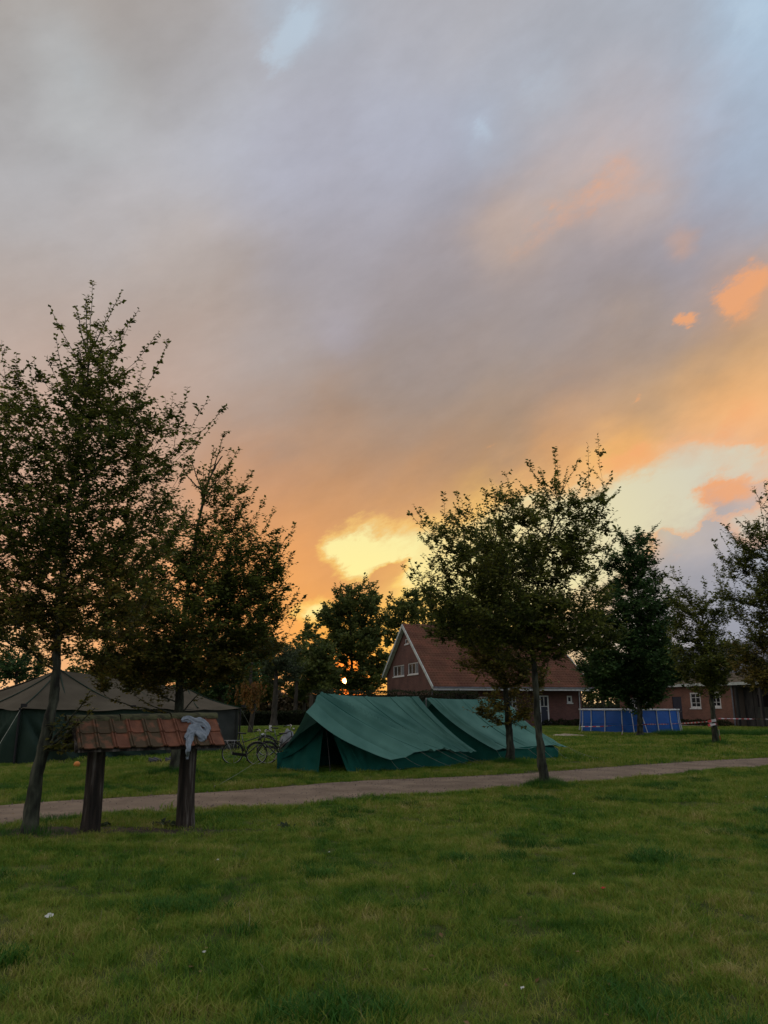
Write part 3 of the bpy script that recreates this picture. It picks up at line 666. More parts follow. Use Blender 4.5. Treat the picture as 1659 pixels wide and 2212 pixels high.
# upright straw stalks and fallen leaf litter
ts = [tuft(14, .2, .05, .13, .0011, .5, 120+i, 'straw') for i in range(0)]
M['straw'] = mat('dry_straw', (.20, .17, .09), (.34, .29, .17), 3, coords='World')
ts = [tuft(9, .22, .04, .11, .0012, .8, 120+i, 'straw') for i in range(3)]
P, S = points(4.2, 17, 11, 14, cond=lambda x, y, q, rg: q > -.1); scatter('dry_grass', ts, P, S, 14)
M['deadleaf'] = mat('fallen_leaf', (.12, .06, .025), (.26, .17, .07), 9, coords='World')
rg = np.random.default_rng(77); P = []; D = []
for i in range(900):
    c = (T1B, T2B, T3B, T4B)[i % 4]; x, y = c.x+rg.normal()*1.9, c.y+rg.normal()*1.3
    if i % 3 == 0: y = rg.uniform(4.5, 17); x = rg.uniform(-.5, .5)*y
    P.append((x, y, height(x, y)+(.012 if path_depth(x, y) > 0 else .03))); D.append((rg.normal(), rg.normal(), .05))
tag(leaf_mass(P, D, .045, 'deadleaf', 'fallen_leaves', None, 5, .9), kind='stuff')
tag(grid_mesh('meadow', [[(x, y, .02 if y > 60 else -.03) for y in (57, 61, 80, 120, 200, 500, 1500)] for x in (-900, -100, -60, -30, 0, 30, 60, 100, 900)], M['meadow']), kind='structure')
# ------------------------------------------------------------------ walls with openings
def wall(name, outline, rects, frame, m, parent, thick=.12, uvoff=0):
    """outline and rects in the wall's own (s, z) plane; frame(s, z, depth) -> world point"""
    import bmesh
    bm = bmesh.new(); vs = [bm.verts.new((s, z, 0)) for s, z in outline]; bm.faces.new(vs)
    for a, b, c, d in rects:
        for co, no in (((a, 0, 0), (1, 0, 0)), ((b, 0, 0), (1, 0, 0)), ((0, c, 0), (0, 1, 0)), ((0, d, 0), (0, 1, 0))):
            bmesh.ops.bisect_plane(bm, geom=bm.verts[:]+bm.edges[:]+bm.faces[:], plane_co=co, plane_no=no)
    dead = [f for f in bm.faces if any(a < f.calc_center_median().x < b and c < f.calc_center_median().y < d for a, b, c, d in rects)]
    bmesh.ops.delete(bm, geom=dead, context='FACES')
    V = [tuple(v.co) for v in bm.verts]; bm.verts.index_update(); F = [[v.index for v in f.verts] for f in bm.faces]; bm.free()
    for a, b, c, d in rects:          # reveals
        k = len(V); V += [(a, c, 0), (b, c, 0), (b, d, 0), (a, d, 0), (a, c, thick), (b, c, thick), (b, d, thick), (a, d, thick)]
        F += [[k+i, k+(i+1) % 4, k+4+(i+1) % 4, k+4+i] for i in range(4)]
    me = bpy.data.meshes.new(name); me.from_pydata([tuple(frame(s, z, t)) for s, z, t in V], [], F)
    lay = me.uv_layers.new(name='UVMap')
    for lp in me.loops: s, z, t = V[lp.vertex_index]; lay.data[lp.index].uv = (s+t+uvoff, z)
    return link(name, me, m, parent)
def window(a, b, c, d, frame, parent, name='window', nx=2, nz=1, depth=.08, fw=.07, sill=True, curtain=0, pane_m='glass', fm='white'):
    """frame, mullions, panes and sill of one window in the opening a..b, c..d"""
    mb = MB()
    def bx(s0, s1, z0, z1, t0, t1, q):
        p = [frame(s, z, t) for s in (s0, s1) for z in (z0, z1) for t in (t0, t1)]
        q.add(p, [(0, 1, 3, 2), (4, 6, 7, 5), (0, 4, 5, 1), (2, 3, 7, 6), (0, 2, 6, 4), (1, 5, 7, 3)])
    e = .002
    bx(a+e, a+fw, c+e, d-e, depth-.05, depth+.03, mb); bx(b-fw, b-e, c+e, d-e, depth-.05, depth+.03, mb)
    bx(a+fw, b-fw, d-fw, d-e, depth-.05, depth+.03, mb); bx(a+fw, b-fw, c+e, c+fw, depth-.05, depth+.03, mb)
    wf = mb.build(name, M[fm], parent)
    for i in range(1, nx):
        q = MB(); x = a+(b-a)*i/nx; bx(x-.025, x+.025, c+fw, d-fw, depth-.03, depth+.025, q); q.build('mullion', M[fm], wf)
    for i in range(1, nz):
        q = MB(); z = c+(d-c)*i/nz; bx(a+fw, b-fw, z-.02, z+.02, depth-.022, depth+.02, q); q.build('glazing_bar', M[fm], wf)
    for i in range(nx):
        x0 = a+(b-a)*i/nx+(.025 if i else fw); x1 = a+(b-a)*(i+1)/nx-(.025 if i < nx-1 else fw)
        q = MB(); bx(x0, x1, c+fw, d-fw, depth+.004, depth+.010, q); q.build('pane', M[pane_m], wf)
        if curtain and i in ((0, 2) if curtain > 1 else (0,)):
            q = MB(); n = 10
            for k in range(n):
                u0, u1 = x0+(x1-x0)*k/n, x0+(x1-x0)*(k+1)/n
                q.quad(frame(u0, c+fw, depth-.001+.0*(k % 2)), frame(u1, c+fw, depth-.001), frame(u1, d-fw, depth-.001), frame(u0, d-fw, depth-.001))
            q.build('curtain', M['curtain'], wf)
    if sill:
        q = MB(); bx(a-.05, b+.05, c-.09, c-.002, -.06, depth, q); q.build('sill', M['lead'] if sill == 2 else M[fm], wf)
    return wf
# ------------------------------------------------------------------ the brick house
lv = Vector((.963, .269, 0)); gv = Vector((-.269, .963, 0))
HY = 61.0
NC = at(931.7, 1500, HY); NC.z = 0
house = empty('brick_house', NC, 'red brick house with steep orange tiled roof and white edged gable behind the green tents', 'house')
gW = onplane(836, 1480, NC, gv)[0]                  # depth of the gable wall
def GA(s, z, t=0): return NC+gv*s+lv*t+Vector((0, 0, z))        # gable wall
def LO_(s, z, t=0): return NC+lv*s+gv*t+Vector((0, 0, z))       # long wall
e1 = onplane(936, 1484, NC-lv*.35, gv); zE = e1[1]; pk = onplane(869, 1351, NC-lv*.35, gv); e2 = onplane(826.5, 1461, NC-lv*.35, gv)
LH = onplane(1257, 1520, NC, lv)[0]
s1, z1 = e1; sp_, zp = pk; s2, z2 = e2
slope = (zp-zE)/(sp_-s1); zw = zE+slope*(0-s1)-.12; slope2 = (zp-z2)/(s2-sp_)
zw2 = z2+slope2*(s2-gW)-.12
gr = []
for (xa, xb, ya, yb) in ((849.5, 873.0, 1437.5, 1461.0), (881.5, 903.5, 1431.8, 1456.5)):
    a = onplane(xb, ya, NC, gv); b = onplane(xa, yb, NC, gv); b2 = onplane(xb, yb, NC, gv); a2 = onplane(xa, ya, NC, gv)
    gr.append((a[0], b[0], .5*(b[1]+b2[1]), .5*(a[1]+a2[1])))
a = onplane(883, 1379, NC, gv); b = onplane(875, 1392, NC, gv); gr.append((a[0], b[0], b[1], a[1]))
wall('gable_wall', [(0, 0), (gW, 0), (gW, zw2), (sp_, zp-.15), (0, zw)], gr, GA, M['brick'], house)
window(*gr[0], GA, house, nx=3, curtain=1); window(*gr[1], GA, house, nx=3, curtain=1); window(*gr[2], GA, house, nx=1, sill=True)
def lrect(xa, xb, ya, yb):
    a = onplane(xa, ya, NC, lv); b = onplane(xb, yb, NC, lv); return (a[0], b[0], b[1], a[1])
dr = lrect(1165, 1186.5, 1502.5, 1543.5); sw = lrect(1224.5, 1236.5, 1503, 1518); w3 = lrect(1028, 1054, 1505, 1532); w4 = lrect(952, 960, 1506, 1532); w5 = lrect(1098, 1116, 1503, 1530)
dr = (dr[0], dr[1], .32, dr[3])
wall('front_wall', [(0, 0), (LH, 0), (LH, zw), (0, zw)], [dr, sw, w3, w4, w5], LO_, M['brick'], house)
window(*sw, LO_, house, nx=1, fw=.11); window(*w3, LO_, house, nx=2, fw=.1); window(*w4, LO_, house, nx=1); window(*w5, LO_, house, nx=2, nz=2)
# back door: white frame, two glazed lights over a dark blue panel
q = MB(); a, b, c, d = dr
def bxl(q, s0, s1, z0, z1, t0, t1, fr=LO_):
    p = [fr(s, z, t) for s in (s0, s1) for z in (z0, z1) for t in (t0, t1)]
    return q.add(p, [(0, 1, 3, 2), (4, 6, 7, 5), (0, 4, 5, 1), (2, 3, 7, 6), (0, 2, 6, 4), (1, 5, 7, 3)])
bxl(q, a+.002, a+.1, c, d-.002, .0, .1); bxl(q, b-.1, b-.002, c, d-.002, .0, .1); bxl(q, a+.1, b-.1, d-.09, d-.002, .0, .1)
df = q.build('door', M['white'], house)
zm = c+(d-c)*.58
bxl(q := MB(), a+.1, b-.1, c+.02, zm, .04, .08); q.build('panel', M['doorblue'], df)
xm = (a+b)/2
for x0, x1 in ((a+.1, xm-.03), (xm+.03, b-.1)):
    bxl(q := MB(), x0, x1, zm+.05, d-.09, .05, .06); q.build('pane', M['glass'], df)
bxl(q := MB(), xm-.03, xm+.03, zm+.05, d-.09, .035, .075); q.build('mullion', M['white'], df)
bxl(q := MB(), a+.1, b-.1, zm, zm+.05, .03, .075); q.build('rail', M['white'], df)
bxl(q := MB(), b-.19, b-.13, c+(d-c)*.42, c+(d-c)*.45, .0, .04); q.build('handle', M['steel'], df)
bxl(q := MB(), a-.1, b+.1, .02, c-.002, -.25, .08); q.build('doorstep', M['lead'], df)
# other two walls
wall('end_wall', [(0, 0), (gW, 0), (gW, zw2), (sp_, zp-.15), (0, zw)], [], lambda s, z, t=0: NC+lv*LH+gv*s+Vector((0, 0, z)), M['brick'], house)
wall('back_wall', [(0, 0), (LH, 0), (LH, zw2), (0, zw2)], [], lambda s, z, t=0: NC+gv*gW+lv*s+Vector((0, 0, z)), M['brick'], house)
# roof: two slabs, tiles laid over the slope that shows
def R3(s, g, z): return NC+lv*s+gv*g+Vector((0, 0, z))
u0, u1 = -.35, LH+.3
q = MB(); th = .14
for (ga, za), (gb, zb) in (((s1-.0, zE), (sp_, zp)), ((s2, z2), (sp_, zp))):
    A_ = [R3(u0, ga, za), R3(u1, ga, za), R3(u1, gb, zb), R3(u0, gb, zb)]
    q.add(A_+[p-Vector((0, 0, th)) for p in A_], [(0, 1, 2, 3), (7, 6, 5, 4), (0, 4, 5, 1), (1, 5, 6, 2), (2, 6, 7, 3), (3, 7, 4, 0)])
roof = q.build('roof', M['roof_clay'], house)
nrm_ = Vector((0, 0, 1)); run = math.hypot(sp_-s1, zp-zE); nc = int(run/.36); ntile = int((u1-u0)/.26)
V = []; Q = []
us = np.linspace(u0, u1, ntile*4+1); prof = np.tile([.015, .055, .075, .03], ntile); prof = np.append(prof, .015)
up_n = (lv.cross(Vector((gv.x*(sp_-s1), gv.y*(sp_-s1), zp-zE)))).normalized(); up_n = up_n if up_n.z > 0 else -up_n
rg = np.random.default_rng(4)
for k in range(nc):
    t0, t1 = k/nc, (k+1)/nc
    b0 = len(V); jit = rg.normal(size=len(us))*.004
    for t, lift in ((t0, .035), (t1+.012, .0), (t0, -.01)):
        g = s1+(sp_-s1)*t; z = zE+(zp-zE)*t
        for i, u_ in enumerate(us):
            V.append(tuple(R3(u_, g, z)+up_n*(lift+.004+(prof[i]+jit[i] if lift > -.005 else 0))))
    n = len(us)
    Q += [(b0+i, b0+i+1, b0+n+i+1, b0+n+i) for i in range(n-1)]+[(b0+2*n+i, b0+2*n+i+1, b0+i+1, b0+i) for i in range(n-1)]
rt = np_mesh('roof_tiles', np.array(V), np.array(Q), M['roof_clay'], house); rt['kind'] = 'stuff'
V = MB().tube([R3(u0-.02, sp_, zp+.03), R3(u1, sp_, zp+.03)], .12, 8).build('ridge', M['roof_clay'], house)
for (ga, za), (gb, zb), w_ in (((s1, zE), (sp_, zp), .0), ((s2, z2), (sp_, zp), .0)):
    for uu in (u0-.03, u1+.03):
        MB().bar(R3(uu, ga, za-.06), R3(uu, gb, zb-.02), .055, .26, up=(0, 0, 1)).build('bargeboard', M['whiteg'], house)
        if uu < 0: MB().bar(R3(uu+.17, ga, za-.16), R3(uu+.17, gb, zb-.16), .30, .02).build('soffit', M['whiteg'], house)
MB().bar(R3(u0, s1-.02, zE-.12), R3(u1, s1-.02, zE-.12), .05, .22).build('fascia', M['white'], house)
MB().bar(R3(u0, s1-.10, zE-.02), R3(u1, s1-.10, zE-.02), .12, .10).build('gutter', M['lead'], house)
MB().tube([LO_(LH-.25, zw-.15, -.09), LO_(LH-.25, .1, -.09)], .045, 6).build('drainpipe', M['frame'], house)
MB().tube([LO_(.05, zw-.2, -.08), LO_(.05, .1, -.08)], .045, 6).build('drainpipe', M['lead'], house)
# ------------------------------------------------------------------ the barn
BP0 = at(1441.6, 1480, 70.0); BP0.z = 0
zB = onplane(1441.6, 1480, BP0, gv)[1]
barn = empty('brick_barn', BP0, 'long brick barn with a grey roof at the right edge of the farmyard', 'barn')
def BW(s, z, t=0): return BP0+gv*s+lv*t+Vector((0, 0, z))
sa = onplane(1339, 1520, BP0, gv)[0]; sb = onplane(1588, 1520, BP0, gv)[0]; sc_ = sb-12
def brect(xa, xb, ya, yb):
    a = onplane(xb, ya, BP0, gv); b = onplane(xa, ya, BP0, gv); c = onplane(xa, yb, BP0, gv); return (a[0], b[0], c[1], a[1])
bd = brect(1451, 1471, 1505, 1552); bd = (bd[0], bd[1], .06, bd[3])
bw1 = brect(1489, 1512, 1495.5, 1529.5); bw2 = brect(1533, 1555, 1494, 1528); bw3 = brect(1392, 1399, 1510, 1531); bw4 = brect(1360, 1377, 1508, 1531)
zw_b = zB-.05
wall('front_wall', [(sb, 0), (sa, 0), (sa, zw_b), (sb, zw_b)], [bd, bw1, bw2, bw3, bw4], BW, M['brick2'], barn)
for r_ in (bw1, bw2): window(*r_, BW, barn, nx=2, nz=3, fw=.14, fm='white')
for r_ in (bw3, bw4): window(*r_, BW, barn, nx=2, nz=2, fw=.12)
q = MB(); bxl(q, bd[0]+.002, bd[1]-.002, bd[2], bd[3]-.002, .05, .1, BW); dd = q.build('door', M['doorblue'], barn)
bxl(q := MB(), bd[0]+.15, bd[0]+.2, 1.05, 1.15, .0, .05, BW); q.build('handle', M['steel'], dd)
# open bay with timber posts and boarded back
q = MB(); q.add([BW(sb, 0, .9), BW(sc_, 0, .9), BW(sc_, zw_b, .9), BW(sb, zw_b, .9)], [(0, 1, 2, 3)]); q.build('back_wall', M['timber'], barn)
q = MB(); bxl(q, sb, sb+.12, 0, zw_b, .0, .9, BW); q.build('side_wall', M['brick2'], barn)
for i in range(34):
    s = sb-.1-(i+.5)*.34; bxl(q := MB(), s-.155, s+.155, .02, zw_b-.3, .80-.02*(i % 3), .86, BW); o_ = q.build('board', M['timber'], barn)
for i in range(5):
    s = sb-.15-i*2.6; bxl(q := MB(), s-.1, s+.1, 0, zw_b-.06, -.02, .18, BW); q.build('post', M['timber'], barn)
bxl(q := MB(), sc_, sb-.3, zw_b-.32, zw_b-.06, .02, .16, BW); q.build('beam', M['timber'], barn)
for s in (sb-2.2, sb-4.6, sb-7.2):
    bxl(q := MB(), s-.9, s+.6, .1, 1.5, .66, .74, BW); q.build('lean_to_panel', M['canvas_g2'], barn)
    bxl(q := MB(), s-.6, s+.5, 1.5, 2.4, .68, .76, BW); q.build('dark_pane', M['glass'], barn)
# roof
zr = onplane(1440, 1405, BP0+lv*5.2, gv)[1]
q = MB(); A_ = [BW(sa+.4, zB, -.3), BW(sc_, zB, -.3), BW(sc_, zr, 5.2), BW(sa+.4, zr, 5.2)]
q.add(A_+[p-Vector((0, 0, .12)) for p in A_], [(0, 1, 2, 3), (7, 6, 5, 4), (0, 4, 5, 1), (1, 5, 6, 2), (2, 6, 7, 3), (3, 7, 4, 0)])
br = q.build('roof', M['roof_slate'], barn)
q = MB(); B_ = [BW(sa+.4, zr, 5.2), BW(sc_, zr, 5.2), BW(sc_, zB, 10.7), BW(sa+.4, zB, 10.7)]; q.add(B_, [(0, 1, 2, 3)]); q.build('rear_roof', M['roof_slate'], barn)
wall('end_wall', [(0, 0), (10.4, 0), (10.4, zw_b), (5.2, zr-.1), (0, zw_b)], [], lambda s, z, t=0: BW(sa, z, s), M['brick2'], barn)
sl_ = Vector(BW(0, zr, 5.2)-BW(0, zB, -.3)); nB = gv.cross(sl_).normalized(); nB = nB if nB.z > 0 else -nB
ncr = 9
for k in range(ncr):                  # overlapping courses of sheeting, the two lowest mossy
    for j in range(4):
        f0, f1 = k/ncr, (k+1)/ncr+.015; x0 = sa+.4+(sc_-sa-.4)*j/4; x1 = sa+.4+(sc_-sa-.4)*(j+1)/4
        p = [BW(x, zB, -.3)+sl_*f+nB*h_ for x, f, h_ in ((x0, f0, .05), (x1-.0, f0, .05), (x1, f1, .012), (x0, f1, .012), (x0, f0, .012), (x1, f0, .012))]
        MB().add(p, [(0, 1, 2, 3), (4, 5, 1, 0)]).build('roof_sheet', M['roof_moss' if k < 2 else 'roof_slate'], barn)
MB().bar(BW(sa+.4, zB-.08, -.36), BW(sc_, zB-.08, -.36), .05, .22).build('fascia', M['whiteg'], barn)
MB().tube([BW(sb+.12, zw_b-.1, -.1), BW(sb+.12, .05, -.1)], .06, 6).build('drainpipe', M['lead'], barn)
# ------------------------------------------------------------------ leafy masses
def boxpts(P0, P1, w, h, n, seed, amp=.18, z0=0):
    rg = np.random.default_rng(seed); P0, P1 = np.array(P0), np.array(P1); d = P1-P0; Ln = np.linalg.norm(d); d /= Ln; nn = np.array([-d[1], d[0], 0])
    f = rg.random(n); t = rg.random(n)*Ln; P = np.zeros((n, 3)); D = np.zeros((n, 3))
    top = f < w/(w+2*h); side = np.where(rg.random(n) < .7, -1, 1)
    off_ = np.where(top, rg.uniform(-w/2, w/2, n), side*w/2); z = np.where(top, h, rg.uniform(0, h, n))
    wob = np.array([noise.noise(Vector((a*.9, b*1.2, seed))) for a, b in zip(t, z+off_)])*amp
    P[:] = P0+d*t[:, None]+nn*(off_+wob*np.where(top, 0, side))[:, None]; P[:, 2] = z0+z+np.where(top, wob, 0)
    P += rg.normal(size=P.shape)*.03
    D[:] = nn*np.where(top, 0, side)[:, None]; D[:, 2] = np.where(top, 1, .3); D += rg.normal(size=D.shape)*.6
    return P, D
def hedge(name, label, P0, P1, w, h, n, size, seed, m='hedge', cat='hedge'):
    r = empty(name, ((P0[0]+P1[0])/2, (P0[1]+P1[1])/2, 0), label, cat)
    MB().bar(Vector((P0[0], P0[1], h*.47)), Vector((P1[0], P1[1], h*.47)), w*.8, h*.9).build('inner_branches', M['bark_dark'], r)
    P, D = boxpts((P0[0], P0[1], 0), (P1[0], P1[1], 0), w, h, n, seed); leaf_mass(P, D, size, m, 'foliage', r, seed)
    return r
hA = at(672, 1520, 52); hB = at(1026, 1520, 56)
hedge('clipped_hedge', 'tall dark clipped hedge between the green tents and the brick house', hA, hB, 1.2, onplane(800, 1494.5, hA, (hB-hA).normalized())[1], 16000, .12, 3)
hA = gnd(516, 1568); hB = gnd(662, 1566)
hedge('low_hedge', 'low dark hedge at the edge of the meadow behind the bicycles', hA, hB, .9, 1.05, 9000, .12, 4)
hA = gnd(1262, 1562); hB = gnd(1352, 1558); hA.z = hB.z = 0
hedge('garden_hedge', 'low hedge behind the left end of the blue pool', hA, hB, .8, onplane(1300, 1523, hA, (hB-hA).normalized())[1], 3500, .13, 5)
def bush(name, label, c, rx, ry, rz, n, size, seed, m='hedge', group=None):
    r = empty(name, c, label, 'shrub', group); rg = np.random.default_rng(seed)
    d = unit(n, rg); d[:, 2] = np.abs(d[:, 2]); rr = (.72+.28*rg.random(n))*np.array([1+.3*noise.noise(Vector(q*2.2)+Vector((seed, 0, 0))) for q in d])
    P = d*rr[:, None]*np.array([rx, ry, rz])+np.array([c[0], c[1], 0]); leaf_mass(P, d+rg.normal(size=d.shape)*.5, size, m, 'foliage', r, seed)
    mb = MB()
    for i in range(6):
        a = rg.random()*6.28; mb.tube([(c[0], c[1], 0), (c[0]+rx*.5*math.cos(a), c[1]+ry*.5*math.sin(a), rz*.6)], .02, 4)
    mb.build('stem', M['bark_dark'], r); return r
for i, (x, t_) in enumerate(((1178, 'low dark shrub at the foot of the white framed door of the brick house'), (1205, 'low shrub under the wall between the house door and its small window'), (1232, 'low shrub under the small square window of the brick house'), (1250, 'dark shrub at the right corner of the brick house'))):
    s = onplane(x, 1540, NC, lv)[0]; c = LO_(s, 0, -.7); bush('shrub', t_, c, .75, .45, .55, 900, .10, 20+i)
for i, (x, t_) in enumerate(((1462, 'low dark shrub in front of the blue barn door'), (1492, 'dark shrub under the left barn window'), (1520, 'dark shrub between the two barn windows'), (1552, 'dark shrub under the right barn window'), (1577, 'dark shrub beside the barn drainpipe'))):
    s = onplane(x, 1540, BP0, gv)[0]; c = BW(s, 0, -.7); bush('shrub', t_, c, .7, .9, .50, 900, .10, 30+i)
for i, (x, y, t_) in enumerate(((1192, 1555, 'tall pale leafy plant in front of the house wall, right of the door'), (1216, 1558, 'small pale leafy plant before the house wall'))):
    c = gnd(x, y); bush('garden_plant', t_, c, .28, .25, .75-.2*i, 160, .12, 40+i, 'leaf_olive')
# paved strips before house and barn
def strip(name, pts_lo, pts_hi, m, z=.03):
    a = [gnd(*p) for p in pts_lo]; b = [gnd(*p) for p in pts_hi]
    o = grid_mesh(name, [[(p.x, p.y, z), (q.x, q.y, z+.002)] for p, q in zip(a, b)], m); return tag(o, kind='structure')
strip('yard_paving', [(1100, 1564), (1180, 1565), (1250, 1566), (1440, 1568), (1560, 1569), (1659, 1571), (1800, 1573)], [(1100, 1558), (1180, 1559), (1250, 1560), (1440, 1560), (1560, 1560), (1659, 1560), (1800, 1560)], mat('grey_yard_paving', (.14, .12, .10), (.22, .19, .16), .8, coords='World', bump=.4))
a = gnd(1222, 1590)
q = []
for i in range(9):
    row = []
    for j in range(25):
        r_ = i/8; t_ = j/24*2*math.pi; w_ = 1+.35*noise.noise(Vector((math.cos(t_)*1.6, math.sin(t_)*1.6, 4)))
        row.append((a.x+1.15*r_*w_*math.cos(t_), a.y+.42*r_*w_*math.sin(t_), .16*(1-r_**2)*(.7+.5*noise.noise(Vector((i*.9, j*.6, 1))))-.01))
    q.append(row)
tag(grid_mesh('sand_heap', q, M['sand']), 'small flat heap of pale sand on the grass right of the second green tent', 'sand heap')
# ------------------------------------------------------------------ green ridge tents
def cloth(name, top, bot, m, parent, nu=80, nv=34, sag=.16, creases=(), ripple=.012, seed=0, edge_sag=0):
    """canvas hung between a ridge line and an eaves line, slack in between, with creases (s at ridge, s at eaves, width, depth)"""
    T = smooth_poly(top, 60); B = smooth_poly(bot, 60); P = []
    for i in range(nu):
        s = i/(nu-1); row = []
        for j in range(nv):
            r = j/(nv-1); a = poly(T, s); b = poly(B, s); p = lerp(a, b, r)
            p.z -= sag*4*r*(1-r)*(1+.12*math.sin(s*9+seed))*(1-.25*r)
            h = 0
            for (sa_, sb2, w, dpt) in creases:
                c = sa_+(sb2-sa_)*r; h += 2.6*dpt*math.exp(-abs((s-c)/(w*(.35+.5*r)))**1.5)*min(1, r*4+.25)
            h += ripple*noise.noise(Vector((s*9+seed, r*2.2, seed)))*min(1, 3*r)
            h += .018*noise.noise(Vector((s*2.5+seed, r*1.5, seed+4)))*min(1, 3*r)
            h *= 1-.8*max(0, (r-.85)/.15)
            p.z += h; row.append(tuple(p))
        P.append(row)
    return grid_mesh(name, P, m, parent)
def rope(parent, a, b, r=.0035, name='guy_rope'):
    pts_ = [lerp(a, b, t) for t in (0, .33, .66, 1)]
    for t, p in zip((0, .33, .66, 1), pts_): p.z -= .03*4*t*(1-t)
    o = MB().tube(pts_, r, 4).build(name, M['rope'], parent); 
    return o
def peg(parent, p):
    p = Vector(p); MB().tube([p+Vector((0, 0, -.02)), p+Vector((0, -.02, .07)), p+Vector((.02, -.03, .085))], .008, 4).build('peg', M['steel'], parent)
RF = at(694, 1499, 21.5); RR = at(903, 1504.2, 24.7); OA = at(661, 1538, 20.6); EF = at(844, 1641.5, 20.85); EL = at(582, 1626, 22.9)
EB = [EF]+[at(x, y, Y) for x, y, Y in ((874, 1635, 21.3), (907, 1623.5, 21.8), (943, 1619.5, 22.35), (964, 1618, 22.7), (991, 1624, 23.15), (1030, 1623, 23.75))]
ER = EB[-1]; tA = empty('ridge_tent', (0, 22.8, 0), 'front green canvas ridge tent with its dark door slit open, beside the path', 'tent', 'green ridge tents')
topA = [OA, lerp(OA, RF, .5)+Vector((0, 0, -.02)), RF, lerp(RF, RR, .25)+Vector((0, 0, -.03)), lerp(RF, RR, .5)+Vector((0, 0, -.045)), lerp(RF, RR, .75)+Vector((0, 0, -.03)), RR]
cr = ((.20, .44, .022, .085), (.225, .485, .016, -.08), (.21, .60, .016, .075), (.235, .64, .013, -.06), (.30, .68, .012, .05), (.42, .74, .012, -.045), (.55, .80, .018, .05), (.16, .26, .035, .05), (.12, .16, .02, -.045), (.93, .93, .022, -.06), (.80, .9, .014, .035), (.88, .96, .01, .04))
fa = cloth('flysheet', topA, EB, M['canvas_g'], tA, 200, 40, .17, cr, .02, 1); fa['label'] = 'side of the green flysheet facing the path'
LB = [EL]+[EL+(ER-EF)*t+Vector((0, 0, .08*math.sin(t*3.14))) for t in (.25, .5, .75, 1)]
cloth('flysheet', topA, LB, M['canvas_g'], tA, 60, 24, .30, ((.2, .4, .03, .04), (.25, .6, .02, -.03)), .02, 2)
# seams, and dark tubes that draw the shade in the creases
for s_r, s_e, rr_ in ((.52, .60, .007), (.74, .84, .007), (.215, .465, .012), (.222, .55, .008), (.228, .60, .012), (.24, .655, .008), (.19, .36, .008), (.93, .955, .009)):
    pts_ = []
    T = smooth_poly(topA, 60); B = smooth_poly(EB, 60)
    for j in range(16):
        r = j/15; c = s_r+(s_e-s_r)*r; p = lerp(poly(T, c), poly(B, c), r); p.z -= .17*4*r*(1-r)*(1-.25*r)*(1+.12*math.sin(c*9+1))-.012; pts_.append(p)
    MB().tube(pts_, [rr_*(.5+.5*math.sin(math.pi*min(1, j/9+.15))) for j in range(16)], 5).build('seam' if rr_ == .007 else 'crease_shade', M['canvas_in'], tA, True)
G1 = gnd(597, 1665); G2 = gnd(832, 1668); G3 = gnd(1012, 1653); G4 = G1+(G3-G2)
DL = gnd(689, 1671); DR_ = gnd(755, 1671)
top_f = at(703, 1551, 21.45)
def panel(name, base, topl, m, parent, nu=24, nv=14, amp=.03, seed=0, bulge=0):
    P = []
    T = topl; B = base; D_ = (Vector(B[-1])-Vector(B[0])); D_.z = 0; nn = Vector((-D_.y, D_.x, 0)).normalized() if D_.length else Vector((0, 1, 0))
    for i in range(nu):
        s = i/(nu-1); row = []
        for j in range(nv):
            r = j/(nv-1); p = lerp(poly(B, s), poly(T, s), r)
            p = p+nn*(amp*math.sin(s*nu*.55+seed+r*1.5)*(1-r*.6)+amp*1.5*noise.noise(Vector((s*4, r*3, seed)))-bulge*math.sin(math.pi*r))
            row.append(tuple(p))
        P.append(row)
    return grid_mesh(name, P, m, parent)
eL = at(603, 1633, 22.0); eR = at(835, 1641, 21.25)
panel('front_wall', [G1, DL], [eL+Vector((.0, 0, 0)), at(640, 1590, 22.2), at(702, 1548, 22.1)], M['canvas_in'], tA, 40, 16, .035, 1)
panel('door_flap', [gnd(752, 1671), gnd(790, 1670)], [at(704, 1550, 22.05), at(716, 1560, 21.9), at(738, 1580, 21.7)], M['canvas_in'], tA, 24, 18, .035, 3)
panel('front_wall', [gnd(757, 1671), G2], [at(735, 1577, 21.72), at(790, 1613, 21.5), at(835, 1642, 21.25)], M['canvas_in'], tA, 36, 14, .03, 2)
def sidewall(parent, A, B, topA_, topB, seed, m='canvas_in', name='side_wall'):
    return panel(name, [A, B], [topA_, lerp(topA_, topB, .35)+Vector((0, 0, .10)), lerp(topA_, topB, .65)+Vector((0, 0, .12)), topB], M[m], parent, 60, 8, .02, seed)
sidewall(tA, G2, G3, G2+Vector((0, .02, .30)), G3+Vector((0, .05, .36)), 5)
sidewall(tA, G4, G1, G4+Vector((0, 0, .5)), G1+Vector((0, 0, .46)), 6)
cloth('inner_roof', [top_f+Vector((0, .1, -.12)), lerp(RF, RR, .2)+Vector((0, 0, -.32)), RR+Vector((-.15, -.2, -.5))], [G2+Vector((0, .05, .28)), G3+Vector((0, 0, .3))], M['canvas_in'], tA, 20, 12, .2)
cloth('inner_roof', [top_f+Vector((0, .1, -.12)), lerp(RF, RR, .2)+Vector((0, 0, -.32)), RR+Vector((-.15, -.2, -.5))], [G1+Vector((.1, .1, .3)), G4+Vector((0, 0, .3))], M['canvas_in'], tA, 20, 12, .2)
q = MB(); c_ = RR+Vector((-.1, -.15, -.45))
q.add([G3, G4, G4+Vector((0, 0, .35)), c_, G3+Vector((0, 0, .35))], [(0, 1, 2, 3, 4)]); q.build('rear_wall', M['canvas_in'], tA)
MB().quad(G1+Vector((.05, .1, .012)), G2+Vector((-.05, .1, .012)), G3+Vector((0, 0, .012)), G4+Vector((0, 0, .012))).build('groundsheet', M['black'], tA)
